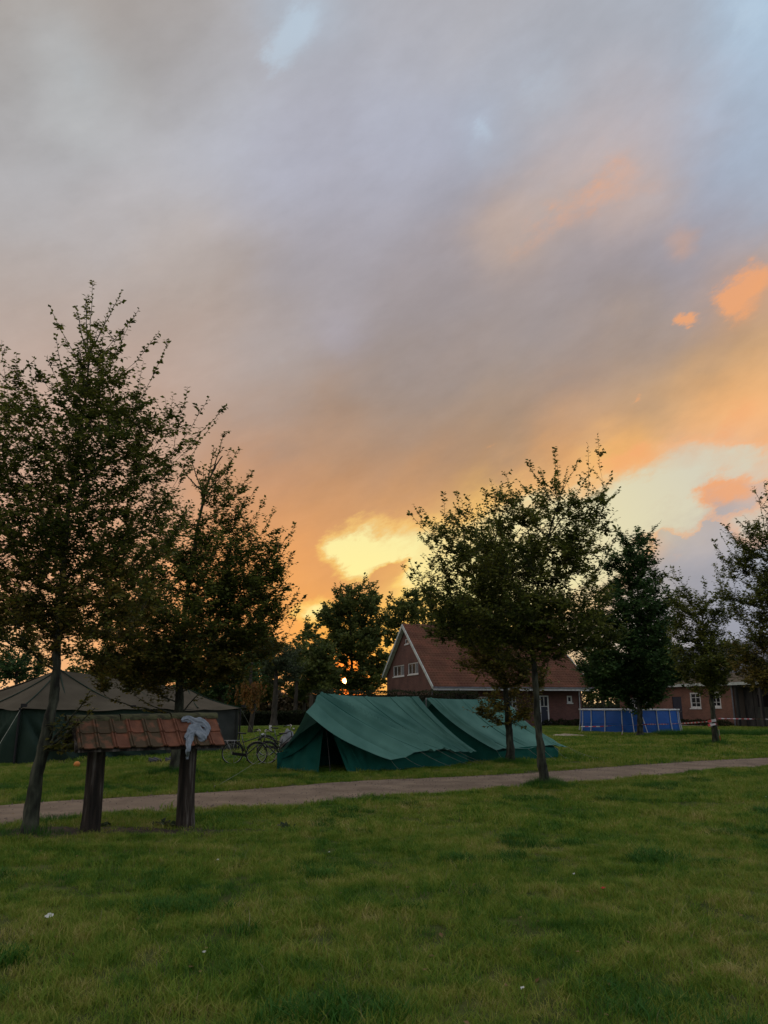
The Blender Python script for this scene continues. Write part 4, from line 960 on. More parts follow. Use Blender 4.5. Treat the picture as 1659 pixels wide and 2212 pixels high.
MB().tube([gnd(714, 1670.5), at(703, 1553, 21.6), RF+Vector((.0, .08, -.02))], .009, 6).build('pole', M['timber'], tA)
MB().tube([Vector((RR.x, RR.y, 0)), RR], .02, 6).build('pole', M['steel'], tA)
for (x, y, Y), (gx, gy) in (((844, 1641, 20.85), (864, 1667)), ((874, 1635, 21.3), (915, 1661)), ((907, 1623, 21.8), (972, 1659)), ((943, 1619, 22.35), (1016, 1657)), ((964, 1618, 22.7), (1040, 1655)), ((991, 1624, 23.15), (1052, 1653))):
    g_ = gnd(gx, gy); rope(tA, at(x, y, Y), g_+Vector((0, 0, .05))); peg(tA, g_)
g_ = gnd(463, 1706); rope(tA, EL, g_+Vector((0, 0, .05))); peg(tA, g_)
def fly_line(parent, top, bot, s_r, s_e, sag, seed, rad, r0=0, r1_=1):  # dark tube along a crease, its colour stands for the shade there
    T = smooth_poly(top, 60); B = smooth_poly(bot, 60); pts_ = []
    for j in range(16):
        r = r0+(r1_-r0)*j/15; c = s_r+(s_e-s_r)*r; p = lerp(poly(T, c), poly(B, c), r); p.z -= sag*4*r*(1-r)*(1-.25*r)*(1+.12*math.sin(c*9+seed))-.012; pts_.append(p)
    MB().tube(pts_, [rad*(.4+.6*math.sin(math.pi*j/15)) for j in range(16)], 5).build('crease_shade', M['canvas_in'], parent, True)
# second tent
tB = empty('ridge_tent', (3.5, 27.5, 0), 'rear green canvas ridge tent, right of the first and behind two tree trunks', 'tent', 'green ridge tents')
RFb = at(920.5, 1507.3, 25.0); RRb = at(1078, 1509.5, 27.6)
EBb = [at(x, y, Y) for x, y, Y in ((1072, 1620.5, 23.95), (1100, 1616.5, 24.4), (1140, 1617.5, 25.1), (1168, 1612, 25.6), (1195, 1609.5, 26.1), (1228, 1614.5, 26.9))]
topB = [RFb, lerp(RFb, RRb, .33)+Vector((0, 0, -.03)), lerp(RFb, RRb, .66)+Vector((0, 0, -.03)), RRb, at(1112, 1532, 28.2)]
crb = ((.05, .08, .03, .04), (.12, .16, .02, -.03), (.66, .78, .02, .045), (.7, .84, .018, -.04), (.72, .9, .018, .035), (.4, .48, .03, .02), (.85, .93, .02, -.03))
cloth('flysheet', topB, EBb, M['canvas_g'], tB, 160, 36, .20, crb, .018, 5)
LBb = [RFb+(RFb-EBb[0])*.0+Vector((-1.75, 1.0, -1.55))+(RRb-RFb)*t*1.05 for t in (0, .33, .66, 1)]
cloth('flysheet', topB, LBb, M['canvas_g'], tB, 40, 20, .18, (), .018, 6)
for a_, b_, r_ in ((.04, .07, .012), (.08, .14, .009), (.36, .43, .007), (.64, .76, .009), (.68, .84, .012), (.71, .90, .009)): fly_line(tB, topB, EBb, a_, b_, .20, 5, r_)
H1 = gnd(1077, 1650); H2 = gnd(1206, 1639.5); vv = (LBb[0]-EBb[0]); vv.z = 0; H0 = H1+vv*.9; H3 = H2+vv*.9
H1t, H2t = H1+Vector((0, 0, .34)), at(1205, 1617, H2.y)
sidewall(tB, H1, H2, H1t, H2t, 8)
P = RFb+Vector((.12, .45, -.12))
for e0, e1_ in ((H1t, H2t), (H0+Vector((0, 0, .3)), H3+Vector((0, 0, .3)))): cloth('inner_roof', [RFb+Vector((.12, .45, -.3)), RRb+Vector((-.1, -.2, -.5))], [e0, e1_], M['canvas_in'], tB, 16, 10, .2)
q = MB(); q.add([H1+Vector((0, .02, 0)), H1t+Vector((0, .02, 0)), P, H0+Vector((0, 0, .45)), H0], [(0, 1, 2, 3, 4)]); q.build('front_wall', M['canvas_in'], tB)
PB = RRb+Vector((.0, -.1, -.15))
q = MB(); q.add([H2, H2t, PB+Vector((0, 0, -.3)), H3+Vector((0, 0, .3)), H3], [(0, 1, 2, 3, 4)]); q.build('rear_wall', M['canvas_in'], tB)
sidewall(tB, H3, H0, H3+Vector((0, 0, .45)), H0+Vector((0, 0, .45)), 9)
MB().tube([Vector((RFb.x, RFb.y, 0)), RFb], .02, 6).build('pole', M['steel'], tB); MB().tube([Vector((RRb.x, RRb.y, 0)), RRb], .02, 6).build('pole', M['steel'], tB)
for (x, y, Y), (gx, gy) in (((1072, 1620.5, 23.95), (1094, 1652)), ((1140, 1617, 25.1), (1180, 1647)), ((1168, 1612, 25.6), (1200, 1645)), ((1195, 1609.5, 26.1), (1222, 1642)), ((1228, 1614.5, 26.9), (1290, 1642)), ((1228, 1614.5, 26.9), (1262, 1636))):
    g_ = gnd(gx, gy); rope(tB, at(x, y, Y), g_+Vector((0, 0, .05))); peg(tB, g_)
# ------------------------------------------------------------------ olive army marquee
mq = empty('army_marquee', (-9, 28, 0), 'large dark olive canvas marquee at the left, behind the tiled notice board', 'tent')
C1 = at(45, 1531, 23.9); C2 = at(520, 1531, 30.9); A_r = at(128, 1447, 27.2); B_r = at(405, 1488.5, 31.6)
al = (C2-C1); al.z = 0; al.normalize(); pr = Vector((-al.y, al.x, 0))
C4 = C1+pr*6.2; C3 = C2+pr*6.2; L0 = at(-150, 1534, 26.2)
def rgrid(name, a, b, c, d, seed, nu=46, nv=22, sag=.10, fans=()):
    P = []
    for i in range(nu):
        s = i/(nu-1); row = []
        for j in range(nv):
            r = j/(nv-1); p = lerp(lerp(a, b, s), lerp(d, c, s), r)
            p.z -= sag*4*r*(1-r); p.z += .035*math.sin(s*13+seed)*r*(1-.3*r)+.03*noise.noise(Vector((s*7+seed, r*2, 0)))
            if r > .9: p.z -= .05*abs(math.sin(s*math.pi*5))
            row.append(tuple(p))
        P.append(row)
    return grid_mesh(name, P, M['canvas_o'], mq)
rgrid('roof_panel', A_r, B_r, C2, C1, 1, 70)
rgrid('roof_panel', B_r, B_r+Vector((.05, .05, 0)), C3, C2, 3, 30)
rgrid('roof_panel', A_r-al*.05, A_r, C1, L0, 4, 34)
rgrid('roof_panel', A_r, B_r, C3, C4, 6, 40)
rgrid('roof_panel', A_r-al*.05, A_r, C4, L0, 7, 20)
for r_a, r_b in ((A_r, C1), (A_r, at(282, 1533, 27.3)), (B_r, C2), (B_r, at(428, 1531, 29.4)), (lerp(A_r, B_r, .5), at(360, 1532, 28.4)), (A_r, at(150, 1532, 25.4)), (A_r, at(-40, 1534, 24.8))):
    pts_ = [lerp(r_a, r_b, t) for t in np.linspace(0, 1, 12)]
    for t, p in zip(np.linspace(0, 1, 12), pts_): p.z -= .10*4*t*(1-t)-.035
    MB().tube(pts_, .022, 5).build('roof_seam', M['canvas_w'], mq, True)
def mwall(name, a, b, m, seed, nu=90, fan=None, top=None):
    P = []; nn = Vector((-(b-a).y, (b-a).x, 0)).normalized(); Ln = (b-a).length
    for i in range(nu):
        s = i/(nu-1); row = []
        for j in range(14):
            r = j/13; p = lerp(a, b, s); p.z = p.z*(1-r)-.02*r; d = s*Ln
            h = .05*math.sin(d*4.2+seed)*r+.07*noise.noise(Vector((d*.9, r*1.2, seed)))
            if fan is not None:
                an = (abs(d-fan))/(r*1.5+.12); h += .36*abs(math.sin(an*4.2))*math.exp(-an*.25)*min(1, r*1.6)
            row.append(tuple(p-nn*h*1.0+nn*.12))
        P.append(row)
    return grid_mesh(name, P, M[m], mq)
dn = Vector((0, 0, -.02))
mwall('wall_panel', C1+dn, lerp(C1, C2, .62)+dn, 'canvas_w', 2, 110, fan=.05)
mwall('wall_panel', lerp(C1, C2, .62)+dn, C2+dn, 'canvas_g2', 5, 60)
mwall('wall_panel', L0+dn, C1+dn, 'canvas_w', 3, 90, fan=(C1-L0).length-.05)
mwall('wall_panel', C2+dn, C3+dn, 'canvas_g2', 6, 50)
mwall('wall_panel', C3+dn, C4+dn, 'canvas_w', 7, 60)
for p in (C1, C2, at(282, 1533, 27.3)):
    MB().tube([Vector((p.x, p.y-.06, 0)), Vector((p.x, p.y-.06, p.z+.03))], .035, 6).build('pole', M['black'], mq)
    MB().box(Vector((p.x+.12, p.y-.08, p.z+.10)), (.16, .08, .10)).build('pole_cap', M['black'], mq)
for (x, y, Y), (gx, gy) in (((45, 1531, 23.9), (-40, 1668)), ((520, 1531, 30.9), (566, 1612))):
    g_ = gnd(gx, gy); rope(mq, at(x, y, Y), g_, .006)
# ------------------------------------------------------------------ tiled notice board
Lb = gnd(189, 1805); Rb = gnd(402, 1786); ev = (Rb-Lb); ev.z = 0; wid = ev.length; ev.normalize(); nv_ = Vector((ev.y, -ev.x, 0))   # nv_ looks to the camera
s0, zr0 = onplane(158, 1551, Lb, ev); s9, zr9 = onplane(463, 1544, Lb, ev); zR = .5*(zr0+zr9)
ze = onplane(300, 1614, Lb+nv_*.42, ev)[1]
bd_ = empty('notice_board', Lb, 'low notice board roofed with red clay tiles on two thick rough wooden posts', 'notice board')
def SB(s, n, z): return Lb+ev*s+nv_*n+Vector((0, 0, z))
def rough_post(base, top, r, seed, name='post'):
    P = []; base, top = Vector(base), Vector(top)
    for j in range(30):
        t = j/29; c = lerp(base, top, t); c += Vector((.02*math.sin(t*3+seed), 0, 0)); row = []
        for i in range(27):
            a = 2*math.pi*(i % 26)/26; k = 1+.16*noise.noise(Vector((math.cos(a)*1.6+seed, math.sin(a)*1.6, t*1.3)))+.10*noise.noise(Vector((math.cos(a)*6+seed, math.sin(a)*6, t*1.8)))
            k *= 1.08-.10*t+(.12*(1-t)**6); row.append(tuple(c+Vector((math.cos(a)*r*k, math.sin(a)*r*k*.9, 0))))
        P.append(row)
    return grid_mesh(name, P, M['wood_old'], bd_)
sL = onplane(212, 1620, Lb, ev)[0]; sR = onplane(407, 1618, Lb, ev)[0]
rough_post(Lb+Vector((0, 0, -.03)), SB(sL, 0, zR-.12), .118, 1); rough_post(Rb+Vector((0, 0, -.03)), SB(sR, 0, zR-.12), .115, 4)
sa_, sb_ = s0-.0, s9+.0
slp = Vector(SB(0, .42, ze)-SB(0, .02, zR-.03)); sl_len = slp.length; sd_ = slp.normalized(); up_t = ev.cross(sd_); up_t = up_t if up_t.z > 0 else -up_t
NT = 9; tw = (sb_-sa_)/NT; tlen = sl_len/2
prof_ = [(0, .004), (.014, .030), (.030, .032), (.042, .012), (.052, .030), (.066, .030), (.078, .006), (.14, .004), (tw-.012, .006), (tw-.001, .012)]
# one tile, shared by all: ribs at the left, a flat pan, thick lower edge
V = []; Fq = []
for y_, lf in ((0, 0), (tlen+.03, .020)):
    for x, h in prof_: V.append((x, y_, h+lf))
for x, h in prof_: V.append((x, tlen+.03, h+.020-.02))
k = len(prof_); Fq = [(i, i+1, k+i+1, k+i) for i in range(k-1)]+[(k+i, k+i+1, 2*k+i+1, 2*k+i) for i in range(k-1)]
tme = bpy.data.meshes.new('tile'); tme.from_pydata(V, [], Fq); tme.materials.append(M['tile'])
tme2 = tme.copy(); tme2.materials.clear(); tme2.materials.append(M['tile2'])
rg = np.random.default_rng(5)
for side in (1, -1):
    for row in range(2):
        for c in range(NT):
            o = bpy.data.objects.new('tile', tme2 if (rg.random() < .4 or c < 2) else tme); COL.objects.link(o); o.parent = bd_
            d_ = sd_ if side == 1 else Vector(sd_-2*nv_*sd_.dot(nv_))
            org = SB(sa_+c*tw, .02*side, zR-.03)+d_*(row*tlen)
            ex = ev; ez = ex.cross(d_); 
            if ez.z < 0: ez = -ez
            ez = (ez+Vector((rg.normal()*.012, rg.normal()*.012, 0))).normalized()
            R_ = Matrix((ex, d_, ez)).transposed().to_4x4()
            o.matrix_parent_inverse = Matrix.Translation(bd_.location).inverted(); o.matrix_basis = Matrix.Translation(org+ez*(.012+.004*rg.normal()*0))@R_
# sarking boards, gable pieces, beam, ridge boards
for side in (1, -1):
    d_ = sd_ if side == 1 else Vector(sd_-2*nv_*sd_.dot(nv_))
    A0, A1, B1_, B0 = [SB(s, .02*side, zR-.06)+d_*t for s, t in ((sa_+.01, 0), (sb_-.01, 0), (sb_-.01, sl_len-.01), (sa_+.01, sl_len-.01))]
    q = MB(); dwn = Vector((0, 0, -.025)); q.add([A0, A1, B1_, B0]+[p+dwn for p in (A0, A1, B1_, B0)], [(0, 1, 2, 3), (7, 6, 5, 4), (0, 4, 5, 1), (1, 5, 6, 2), (2, 6, 7, 3), (3, 7, 4, 0)]); q.build('roof_boarding', M['wood_old'], bd_)
    for s in (sa_-.012, sb_+.012):
        MB().bar(SB(s, .02*side, zR-.06), SB(s, .02*side, zR-.06)+d_*sl_len, .028, .07).build('verge_board', M['wood_old'], bd_)
MB().bar(SB(sa_+.05, 0, zR-.2), SB(sb_-.05, 0, zR-.2), .12, .14).build('beam', M['wood_old'], bd_)
q = MB()
for j in (0, 1, 2):
    x0 = sa_-.10+(sb_-sa_+.14)*j/3; x1 = sa_-.10+(sb_-sa_+.14)*(j+1)/3-.012
    q = MB()
    P = []
    for i in range(10):
        t = i/9; row = []
        for k_ in range(9):
            a = math.pi*(-.12+1.24*k_/8); w_ = 1+.1*noise.noise(Vector((t*6+j*5, k_*.7, 3)))
            row.append(tuple(SB(x0+(x1-x0)*t, math.cos(a)*.085*w_, zR-.035+math.sin(a)*.062*w_+.01*j)))
        P.append(row)
    grid_mesh('ridge_cap', P, M['mosswood'], bd_)
# crumpled cloth hung over the tiles
def blob_cloth(name, path, rad, seed, parent):
    P = []
    n = 46; S_ = smooth_poly(path, n)
    for i, c in enumerate(S_):
        t = i/(n-1); d = (S_[min(i+1, n-1)]-S_[max(i-1, 0)]).normalized(); a = d.cross(nv_); a = a.normalized() if a.length > 1e-3 else ev.copy(); b = d.cross(a); row = []
        rr = np.interp(t, [k_[0] for k_ in rad], [k_[1] for k_ in rad])
        for j in range(41):
            th = 2*math.pi*(j % 40)/40; f = 1+.42*math.sin(3*th+seed+t*5)*.5+.5*noise.noise(Vector((math.cos(th)*1.7+seed, math.sin(th)*1.7, t*5)))+.16*math.sin(7*th-9*t+seed)+.18*noise.noise(Vector((math.cos(th)*4, math.sin(th)*4+seed, t*14)))
            row.append(tuple(c+a*math.cos(th)*rr*f*.88+b*math.sin(th)*rr*f*.5))
        P.append(row)
    return grid_mesh(name, P, M['cloth'], parent)
def onroof(x, y, lift=.06):           # point on the front slope of the board's roof
    d = ray(x, y); p0 = SB(0, .02, zR-.03)+up_t*lift; k = (p0-Vector((0, 0, EYE))).dot(up_t)/d.dot(up_t); return Vector((0, 0, EYE))+d*k
cc = onroof(420, 1575); sh = empty('crumpled_shirt', cc, 'crumpled pale grey blue shirt thrown over the right end of the tiled roof', 'shirt')
blob_cloth('sleeve', [onroof(392, 1557), onroof(405, 1552), onroof(422, 1560), onroof(438, 1563), onroof(447, 1573), onroof(446, 1588)], [(0, .015), (.12, .045), (.5, .06), (.8, .055), (1, .02)], 1, sh)
blob_cloth('body', [onroof(400, 1596), onroof(410, 1585), onroof(422, 1580), onroof(436, 1590), onroof(444, 1598)], [(0, .03), (.3, .08), (.6, .09), (.85, .07), (1, .02)], 3, sh)
blob_cloth('collar', [onroof(404, 1578), onroof(418, 1572), onroof(434, 1577), onroof(446, 1590)], [(0, .02), (.4, .045), (1, .02)], 6, sh)
blob_cloth('hanging_sleeve', [onroof(412, 1590), onroof(408, 1606), onroof(406, 1616)+nv_*.03, onroof(405, 1624)+nv_*.0, at(405, 1632, Rb.y-.45), at(404, 1640, Rb.y-.44)], [(0, .05), (.35, .038), (.7, .026), (1, .018)], 5, sh)
# ------------------------------------------------------------------ bicycles
def bicycle(loc, rz, label, m='bikeblk', rack=True, lean=.05, sc=1.0, mud='bikeblk'):
    b = empty('bicycle', loc, label, 'bicycle', 'bicycles parked on the grass', rz); b['_local'] = 1; b.rotation_euler = (lean, 0, rz); b.scale = (sc,)*3
    R_ = .345; wb = 1.10
    for x in (0, wb):
        w = MB().torus((x, 0, R_), R_-.035, .010, n=32, m=6).build('wheel', M['steel'], b, True)
        MB().torus((x, 0, R_), R_-.018, .019, n=32, m=8).build('tyre', M['black'], w, True)
        q = MB()
        for k_ in range(18):
            a = k_*math.pi/9; q.tube([(x+.02*math.cos(a+1), .02*(-1)**k_, R_+.02*math.sin(a+1)), (x+(R_-.04)*math.cos(a), 0, R_+(R_-.04)*math.sin(a))], .0016, 3, False)
        q['x'] if False else q.build('spokes', M['steel'], w)
        MB().tube([(x, -.05, R_), (x, .05, R_)], .022, 8).build('hub', M['steel'], w)
        q = MB(); a0, a1 = (.15, 2.5) if x == 0 else (.5, 2.2)
        P = [(x+(R_+.022)*math.cos(a), 0, R_+(R_+.022)*math.sin(a)) for a in np.linspace(a0, a1, 18)]
        q.tube(P, .021, 5).build('mudguard', M[mud], b, True)
    BB = (.44, 0, .29); ST = (.30, 0, .78); HT = (.86, 0, .86); HB = (.90, 0, .70)
    q = MB()
    for p, r_, a_ in ((BB, ST, .016), (HT, HB, .019), (BB, HB, .018), ((.33, 0, .68), HT, .016)): q.tube([p, r_], a_, 8)
    for y in (-.05, .05): q.tube([BB, (0, y, R_)], .009, 6); q.tube([(.31, 0, .72), (0, y, R_)], .008, 6)
    q.build('frame', M[m], b, True)
    q = MB()
    for y in (-.05, .05): q.tube([(.90, 0, .70), (.93, y, .62), (wb, y, R_)], .011, 6)
    q.build('fork', M[m], b, True)
    MB().tube([ST, (.27, 0, .93)], .014, 8).build('seat_post', M['steel'], b)
    P = []
    for i in range(9):
        t = i/8; w_ = .085*(1-t)**.7+.018; row = []
        for k_ in range(11):
            a = 2*math.pi*(k_ % 10)/10; row.append((.16+.26*t, w_*math.cos(a), .955+.022*math.sin(a)+.02*(1-t)**3))
        P.append(row)
    grid_mesh('saddle', P, M['black'], b)
    MB().tube([HT, (.84, 0, 1.00)], .013, 6).build('stem', M['steel'], b)
    hb = MB().tube(smooth_poly([(.66, -.29, 1.03), (.78, -.27, 1.06), (.85, -.12, 1.04), (.85, 0, 1.0), (.85, .12, 1.04), (.78, .27, 1.06), (.66, .29, 1.03)], 22), .011, 6).build('handlebar', M['steel'], b, True)
    for y in (-.29, .29): MB().tube([(.65, y, 1.028), (.77, y*.96, 1.058)], .017, 8).build('grip', M['black'], hb)
    MB().tube([(.93, 0, .92), (.99, 0, .93)], .035, 10).build('headlight', M['steel'], b)
    q = MB().torus(BB, .085, .006, n=20, m=4); q.tube([(.44, -.05, .29), (.50, -.06, .14)], .009, 5); q.tube([(.44, .05, .29), (.38, .06, .44)], .009, 5)
    ck = q.build('crank', M['steel'], b)
    for y, x, z in ((-.11, .50, .14), (.11, .38, .44)): MB().box((x, y, z), (.09, .09, .022)).build('pedal', M['black'], ck)
    MB().bar((.44, -.06, .29), (0, -.06, R_), .02, .09).build('chain_case', M['black'], b)
    if rack:
        q = MB()
        for y in (-.06, .06):
            q.tube([(-.28, y, .74), (.22, y, .74)], .006, 5); q.tube([(-.20, y, .74), (0, y*1.1, R_)], .005, 5); q.tube([(.06, y, .74), (0, y*1.1, R_)], .005, 5); q.tube([(-.2, y, .74), (-.02, y, .58), (-.02, y, .74)], .004, 4)
        for x in (-.28, -.14, 0, .12, .22): q.tube([(x, -.06, .74), (x, .06, .74)], .005, 4)
        q.build('rack', M['steel'], b, True)
        MB().box((-.31, 0, .70), (.02, .06, .04)).build('rear_light', M['red'], b)
    MB().tube([(.1, .03, .28), (.02, .16, .02)], .009, 5).build('kickstand', M['steel'], b)
    return b
w1g = gnd(501, 1651.5)
bicycle((w1g.x, w1g.y, 0), math.radians(6), 'black bicycle with a silver luggage rack, leftmost of the parked bicycles', lean=.06, sc=.93)
w2g = gnd(542, 1653.5)
bicycle((w2g.x+1.12, w2g.y+.36, 0), math.radians(180+18), 'black bicycle turned to the left, in the middle of the parked bicycles', rack=False, lean=-.05, sc=.93)
w3g = gnd(548, 1634)
bicycle((w3g.x+.42, w3g.y, 0), math.radians(-4), 'dark bicycle partly hidden behind the green tent, only its handlebar clear', rack=False, lean=.04, sc=.98)
# grey tarpaulin bundle and small numbered plate on a stake
tb_ = at(622, 1582, 30)
P = []
for i in range(17):
    row = []
    for j in range(25):
        th = math.pi*i/16; ph = 2*math.pi*(j % 24)/24; f = 1+.3*noise.noise(Vector((math.sin(th)*math.cos(ph)*2, math.sin(th)*math.sin(ph)*2, math.cos(th)*2)))
        row.append((tb_.x+.30*f*math.sin(th)*math.cos(ph), tb_.y+.25*f*math.sin(th)*math.sin(ph), max(0, .5+.34*f*math.cos(th)*1.0-.2*math.sin(th))))
    P.append(row)
tag(grid_mesh('tarpaulin_bundle', P, M['greytarp']), 'grey tarpaulin bundle half hidden behind the front green tent', 'tarpaulin')
sg = gnd(584.5, 1594); zt = at(584, 1566, sg.y).z
pl = empty('pitch_sign', sg, 'small white pitch plate on a thin stake behind the bicycles', 'sign')
MB().tube([sg, sg+Vector((0, 0, zt))], .012, 5).build('stake', M['timber'], pl)
MB().box(sg+Vector((-.03, -.02, zt-.17)), (.135, .012, .30)).build('plate', M['paper'], pl)
q = MB(); c = sg+Vector((-.03, -.0285, zt-.17)); q.torus(c+Vector((0, 0, -.01)), .028, .006, n=12, m=4); q.tube([c+Vector((.03, 0, -.01)), c+Vector((.03, 0, -.09))], .006, 4); q.build('numeral', M['black'], pl)
# ------------------------------------------------------------------ pool
pc = gnd(1359, 1572); pc = Vector((at(1359.5, 1560, 51.4).x, 51.4, 0)); PR = 3.02; PH = at(1359, 1533.5, 48.6).z
pool = empty('frame_pool', pc, 'round blue above ground pool with pale uprights, in front of the barn', 'pool')
def cyl(R0, R1, z0, z1, n, a0, a1, bulge=0):
    P = []
    for i in range(n+1):
        a = a0+(a1-a0)*i/n; row = []
        for j in range(9):
            t = j/8; R2 = R0+(R1-R0)*t+bulge*math.sin(math.pi*t)+.012*noise.noise(Vector((a*9, t*3, 0))); row.append((pc.x+R2*math.cos(a), pc.y+R2*math.sin(a), z0+(z1-z0)*t))
        P.append(row)
    return P
NU = 18; off_a = math.radians(-90-5)
for k_ in range(NU):
    a0 = off_a+k_*2*math.pi/NU; a1 = a0+2*math.pi/NU
    grid_mesh('liner_panel', cyl(PR, PR-.02, 0, PH-.04, 10, a0, a1, .03), M['pool'], pool)
    ca, sa2 = math.cos(a0), math.sin(a0)
    up_ = MB().tube([(pc.x+(PR+.16)*ca, pc.y+(PR+.16)*sa2, 0), (pc.x+(PR+.05)*ca, pc.y+(PR+.05)*sa2, PH*.5), (pc.x+(PR+.02)*ca, pc.y+(PR+.02)*sa2, PH)], .030, 6).build('upright', M['frame'], pool)
    MB().box((pc.x+(PR+.16)*ca, pc.y+(PR+.16)*sa2, .015), (.12, .12, .03)).build('foot', M['frame'], up_)
    MB().tube([(pc.x+(PR+.01)*math.cos(a), pc.y+(PR+.01)*math.sin(a), PH) for a in np.linspace(a0+.02, a1-.02, 6)], .042, 6).build('top_rail', M['frame'], pool)
    MB().box((pc.x+(PR+.01)*ca, pc.y+(PR+.01)*sa2, PH+.01), (.2, .2, .07), Matrix.Rotation(a0, 3, 'Z')).build('joint', M['white'], pool)
MB().add([(pc.x+(PR-.05)*math.cos(a), pc.y+(PR-.05)*math.sin(a), PH-.18) for a in np.linspace(0, 2*math.pi, 40, endpoint=False)], [tuple(range(40))]).build('water', M['poolwater'], pool)
MB().torus((pc.x, pc.y, PH*.42), PR+.075, .012, Vector((0, 0, 1)), 60, 4).build('strap', M['pool'], pool)
ly = pc.y-PR-.05; lx = at(1371, 1530, ly).x
ld = empty('pool_ladder', (lx, ly, 0), 'pale A-frame ladder over the front rim of the blue pool', 'ladder')
for dx in (-.27, .27):
    MB().tube([(lx+dx*1.5+.08, ly-.62, 0), (lx+dx+.02, ly-.05, PH+.05), (lx+dx, ly, PH+.52)], .022, 6).build('rail', M['frame'], ld)
    MB().tube([(lx+dx, ly+.62, .1), (lx+dx, ly+.1, PH+.05), (lx+dx, ly+.02, PH+.52)], .022, 6).build('rail', M['frame'], ld)
MB().tube([(lx-.27, ly+.01, PH+.52), (lx+.27, ly+.01, PH+.52)], .02, 6).build('handle', M['frame'], ld)
MB().box((lx, ly+.02, PH+.08), (.56, .2, .03)).build('platform', M['frame'], ld)
for k_ in range(4):
    t = (k_+.7)/4.4; q = MB().box((lx+.05*(1-t), ly-.62+.57*t, PH*t), (.56, .09, .025)); q.build('step', M['pool'], ld)
# ------------------------------------------------------------------ barrier tape
def tape(name, pts_, label, w=.07, sagv=.06, twist=1, parent=None):
    P = []; uv = []; n = 80; acc = 0; prev = None
    for i in range(n):
        t = i/(n-1); c = poly(pts_, t); c.z -= 0
        if prev is not None: acc += (c-prev).length
        prev = c.copy(); a = twist*math.sin(t*21)*.9+t*3*twist
        row = [tuple(c+Vector((0, math.sin(a)*w/2, math.cos(a)*w/2))), tuple(c-Vector((0, math.sin(a)*w/2, math.cos(a)*w/2)))]; P.append(row); uv += [(acc, 0), (acc, 1)]
    o = grid_mesh(name, P, M['tape'], parent, uv=uv, smooth=False)
    if label: tag(o, label, 'barrier tape', 'red and white barrier tape')
    return o
k1 = at(1541, 1558, T6B.y-.18); k0 = at(1398, 1564.5, T5B.y-.2); kk = at(1255, 1569.5, 46.5)
stk = at(1343, 1566.5, 44.6)
tape('barrier_tape', [k1, lerp(k1, k0, .33)+Vector((0, 0, -.03)), lerp(k1, k0, .66)+Vector((0, 0, -.04)), k0, lerp(k0, stk, .5)+Vector((0, 0, -.03)), stk, lerp(stk, kk, .5)+Vector((0, 0, -.03)), kk], 'red and white tape strung before the blue pool', .06)
k2 = at(1552, 1552, T6B.y-.1); k3 = at(1760, 1550.5, 40)
tape('barrier_tape', [k2, lerp(k2, k3, .5)+Vector((0, 0, -.05)), k3], 'red and white tape running to the right edge in front of the barn', .045)
MB_ = tape('barrier_tape', [at(1538+1*math.sin(a)*9, 1553+a*1.3, T6B.y-.16+.12*math.cos(a)) for a in np.linspace(0, 12.6, 26)], 'red and white tape wrapped round the trunk of the small tree by the path', .11, twist=.3)
tape('barrier_tape', [at(1550, 1562, T6B.y-.2), at(1553, 1578, T6B.y-.22), at(1555, 1592, T6B.y-.2), at(1557, 1603, T6B.y-.2)], 'loose tail of red and white tape hanging down the right of the small trunk', .10, twist=.8)
s_ = Vector((stk.x, stk.y, 0)); ss = empty('tape_stake', s_, 'short stake with a red tape knot in front of the blue pool', 'stake')
MB().tube([s_, Vector((stk.x, stk.y, stk.z+.05))], .015, 5).build('stake', M['timber'], ss)
tape('tape_knot', [Vector((stk.x, stk.y-.03, stk.z)), Vector((stk.x+.04, stk.y-.05, stk.z-.2)), Vector((stk.x-.03, stk.y-.04, stk.z-.45)), Vector((stk.x, stk.y-.03, stk.z-.75))], None, .14, twist=.8, parent=ss)
# ------------------------------------------------------------------ small things in the grass
def lump(name, c, rx, ry, rz, m, seed, label, cat, amp=.15, group=None):
    P = []
    for i in range(11):
        row = []
        for j in range(17):
            th = math.pi*i/10; ph = 2*math.pi*(j % 16)/16; d = Vector((math.sin(th)*math.cos(ph), math.sin(th)*math.sin(ph), math.cos(th))); f = 1+amp*noise.noise(d*1.8+Vector((seed, 0, 0)))
            row.append((c[0]+rx*f*d.x, c[1]+ry*f*d.y, c[2]+rz*f*d.z))
        P.append(row)
    return tag(grid_mesh(name, P, M[m]), label, cat, group)
g_ = gnd(165.5, 1658); lump('ball', (g_.x, g_.y, .085), .09, .09, .085, 'orange', 1, 'small orange ball on the grass in front of the marquee', 'ball', .03)
for i, (x, y) in enumerate(((330, 1647), (340, 1646), (366, 1647), (374, 1645))):
    g_ = gnd(x, y); c = Vector((g_.x, g_.y, .0))
    sh_ = empty('shoe', c, ['black shoe at the far left of the pair before the marquee wall', 'black shoe second from left before the marquee wall', 'black shoe third from left, near the board post', 'black shoe nearest the right board post'][i], 'shoe', 'shoes before the marquee')
    P = []
    for a in range(12):
        t = a/11; w_ = .045*(1-.25*math.cos(t*6)); h_ = .10*(1-t)**.6+.035; row = []
        for b_ in range(9):
            th = math.pi*b_/8; row.append((c.x-.13+.26*t, c.y+w_*math.cos(th), .02+h_*math.sin(th)))
        P.append(row)
    grid_mesh('upper', P, M['bikeblk'], sh_); MB().box((c.x, c.y, .012), (.27, .09, .024)).build('sole', M['black'], sh_)
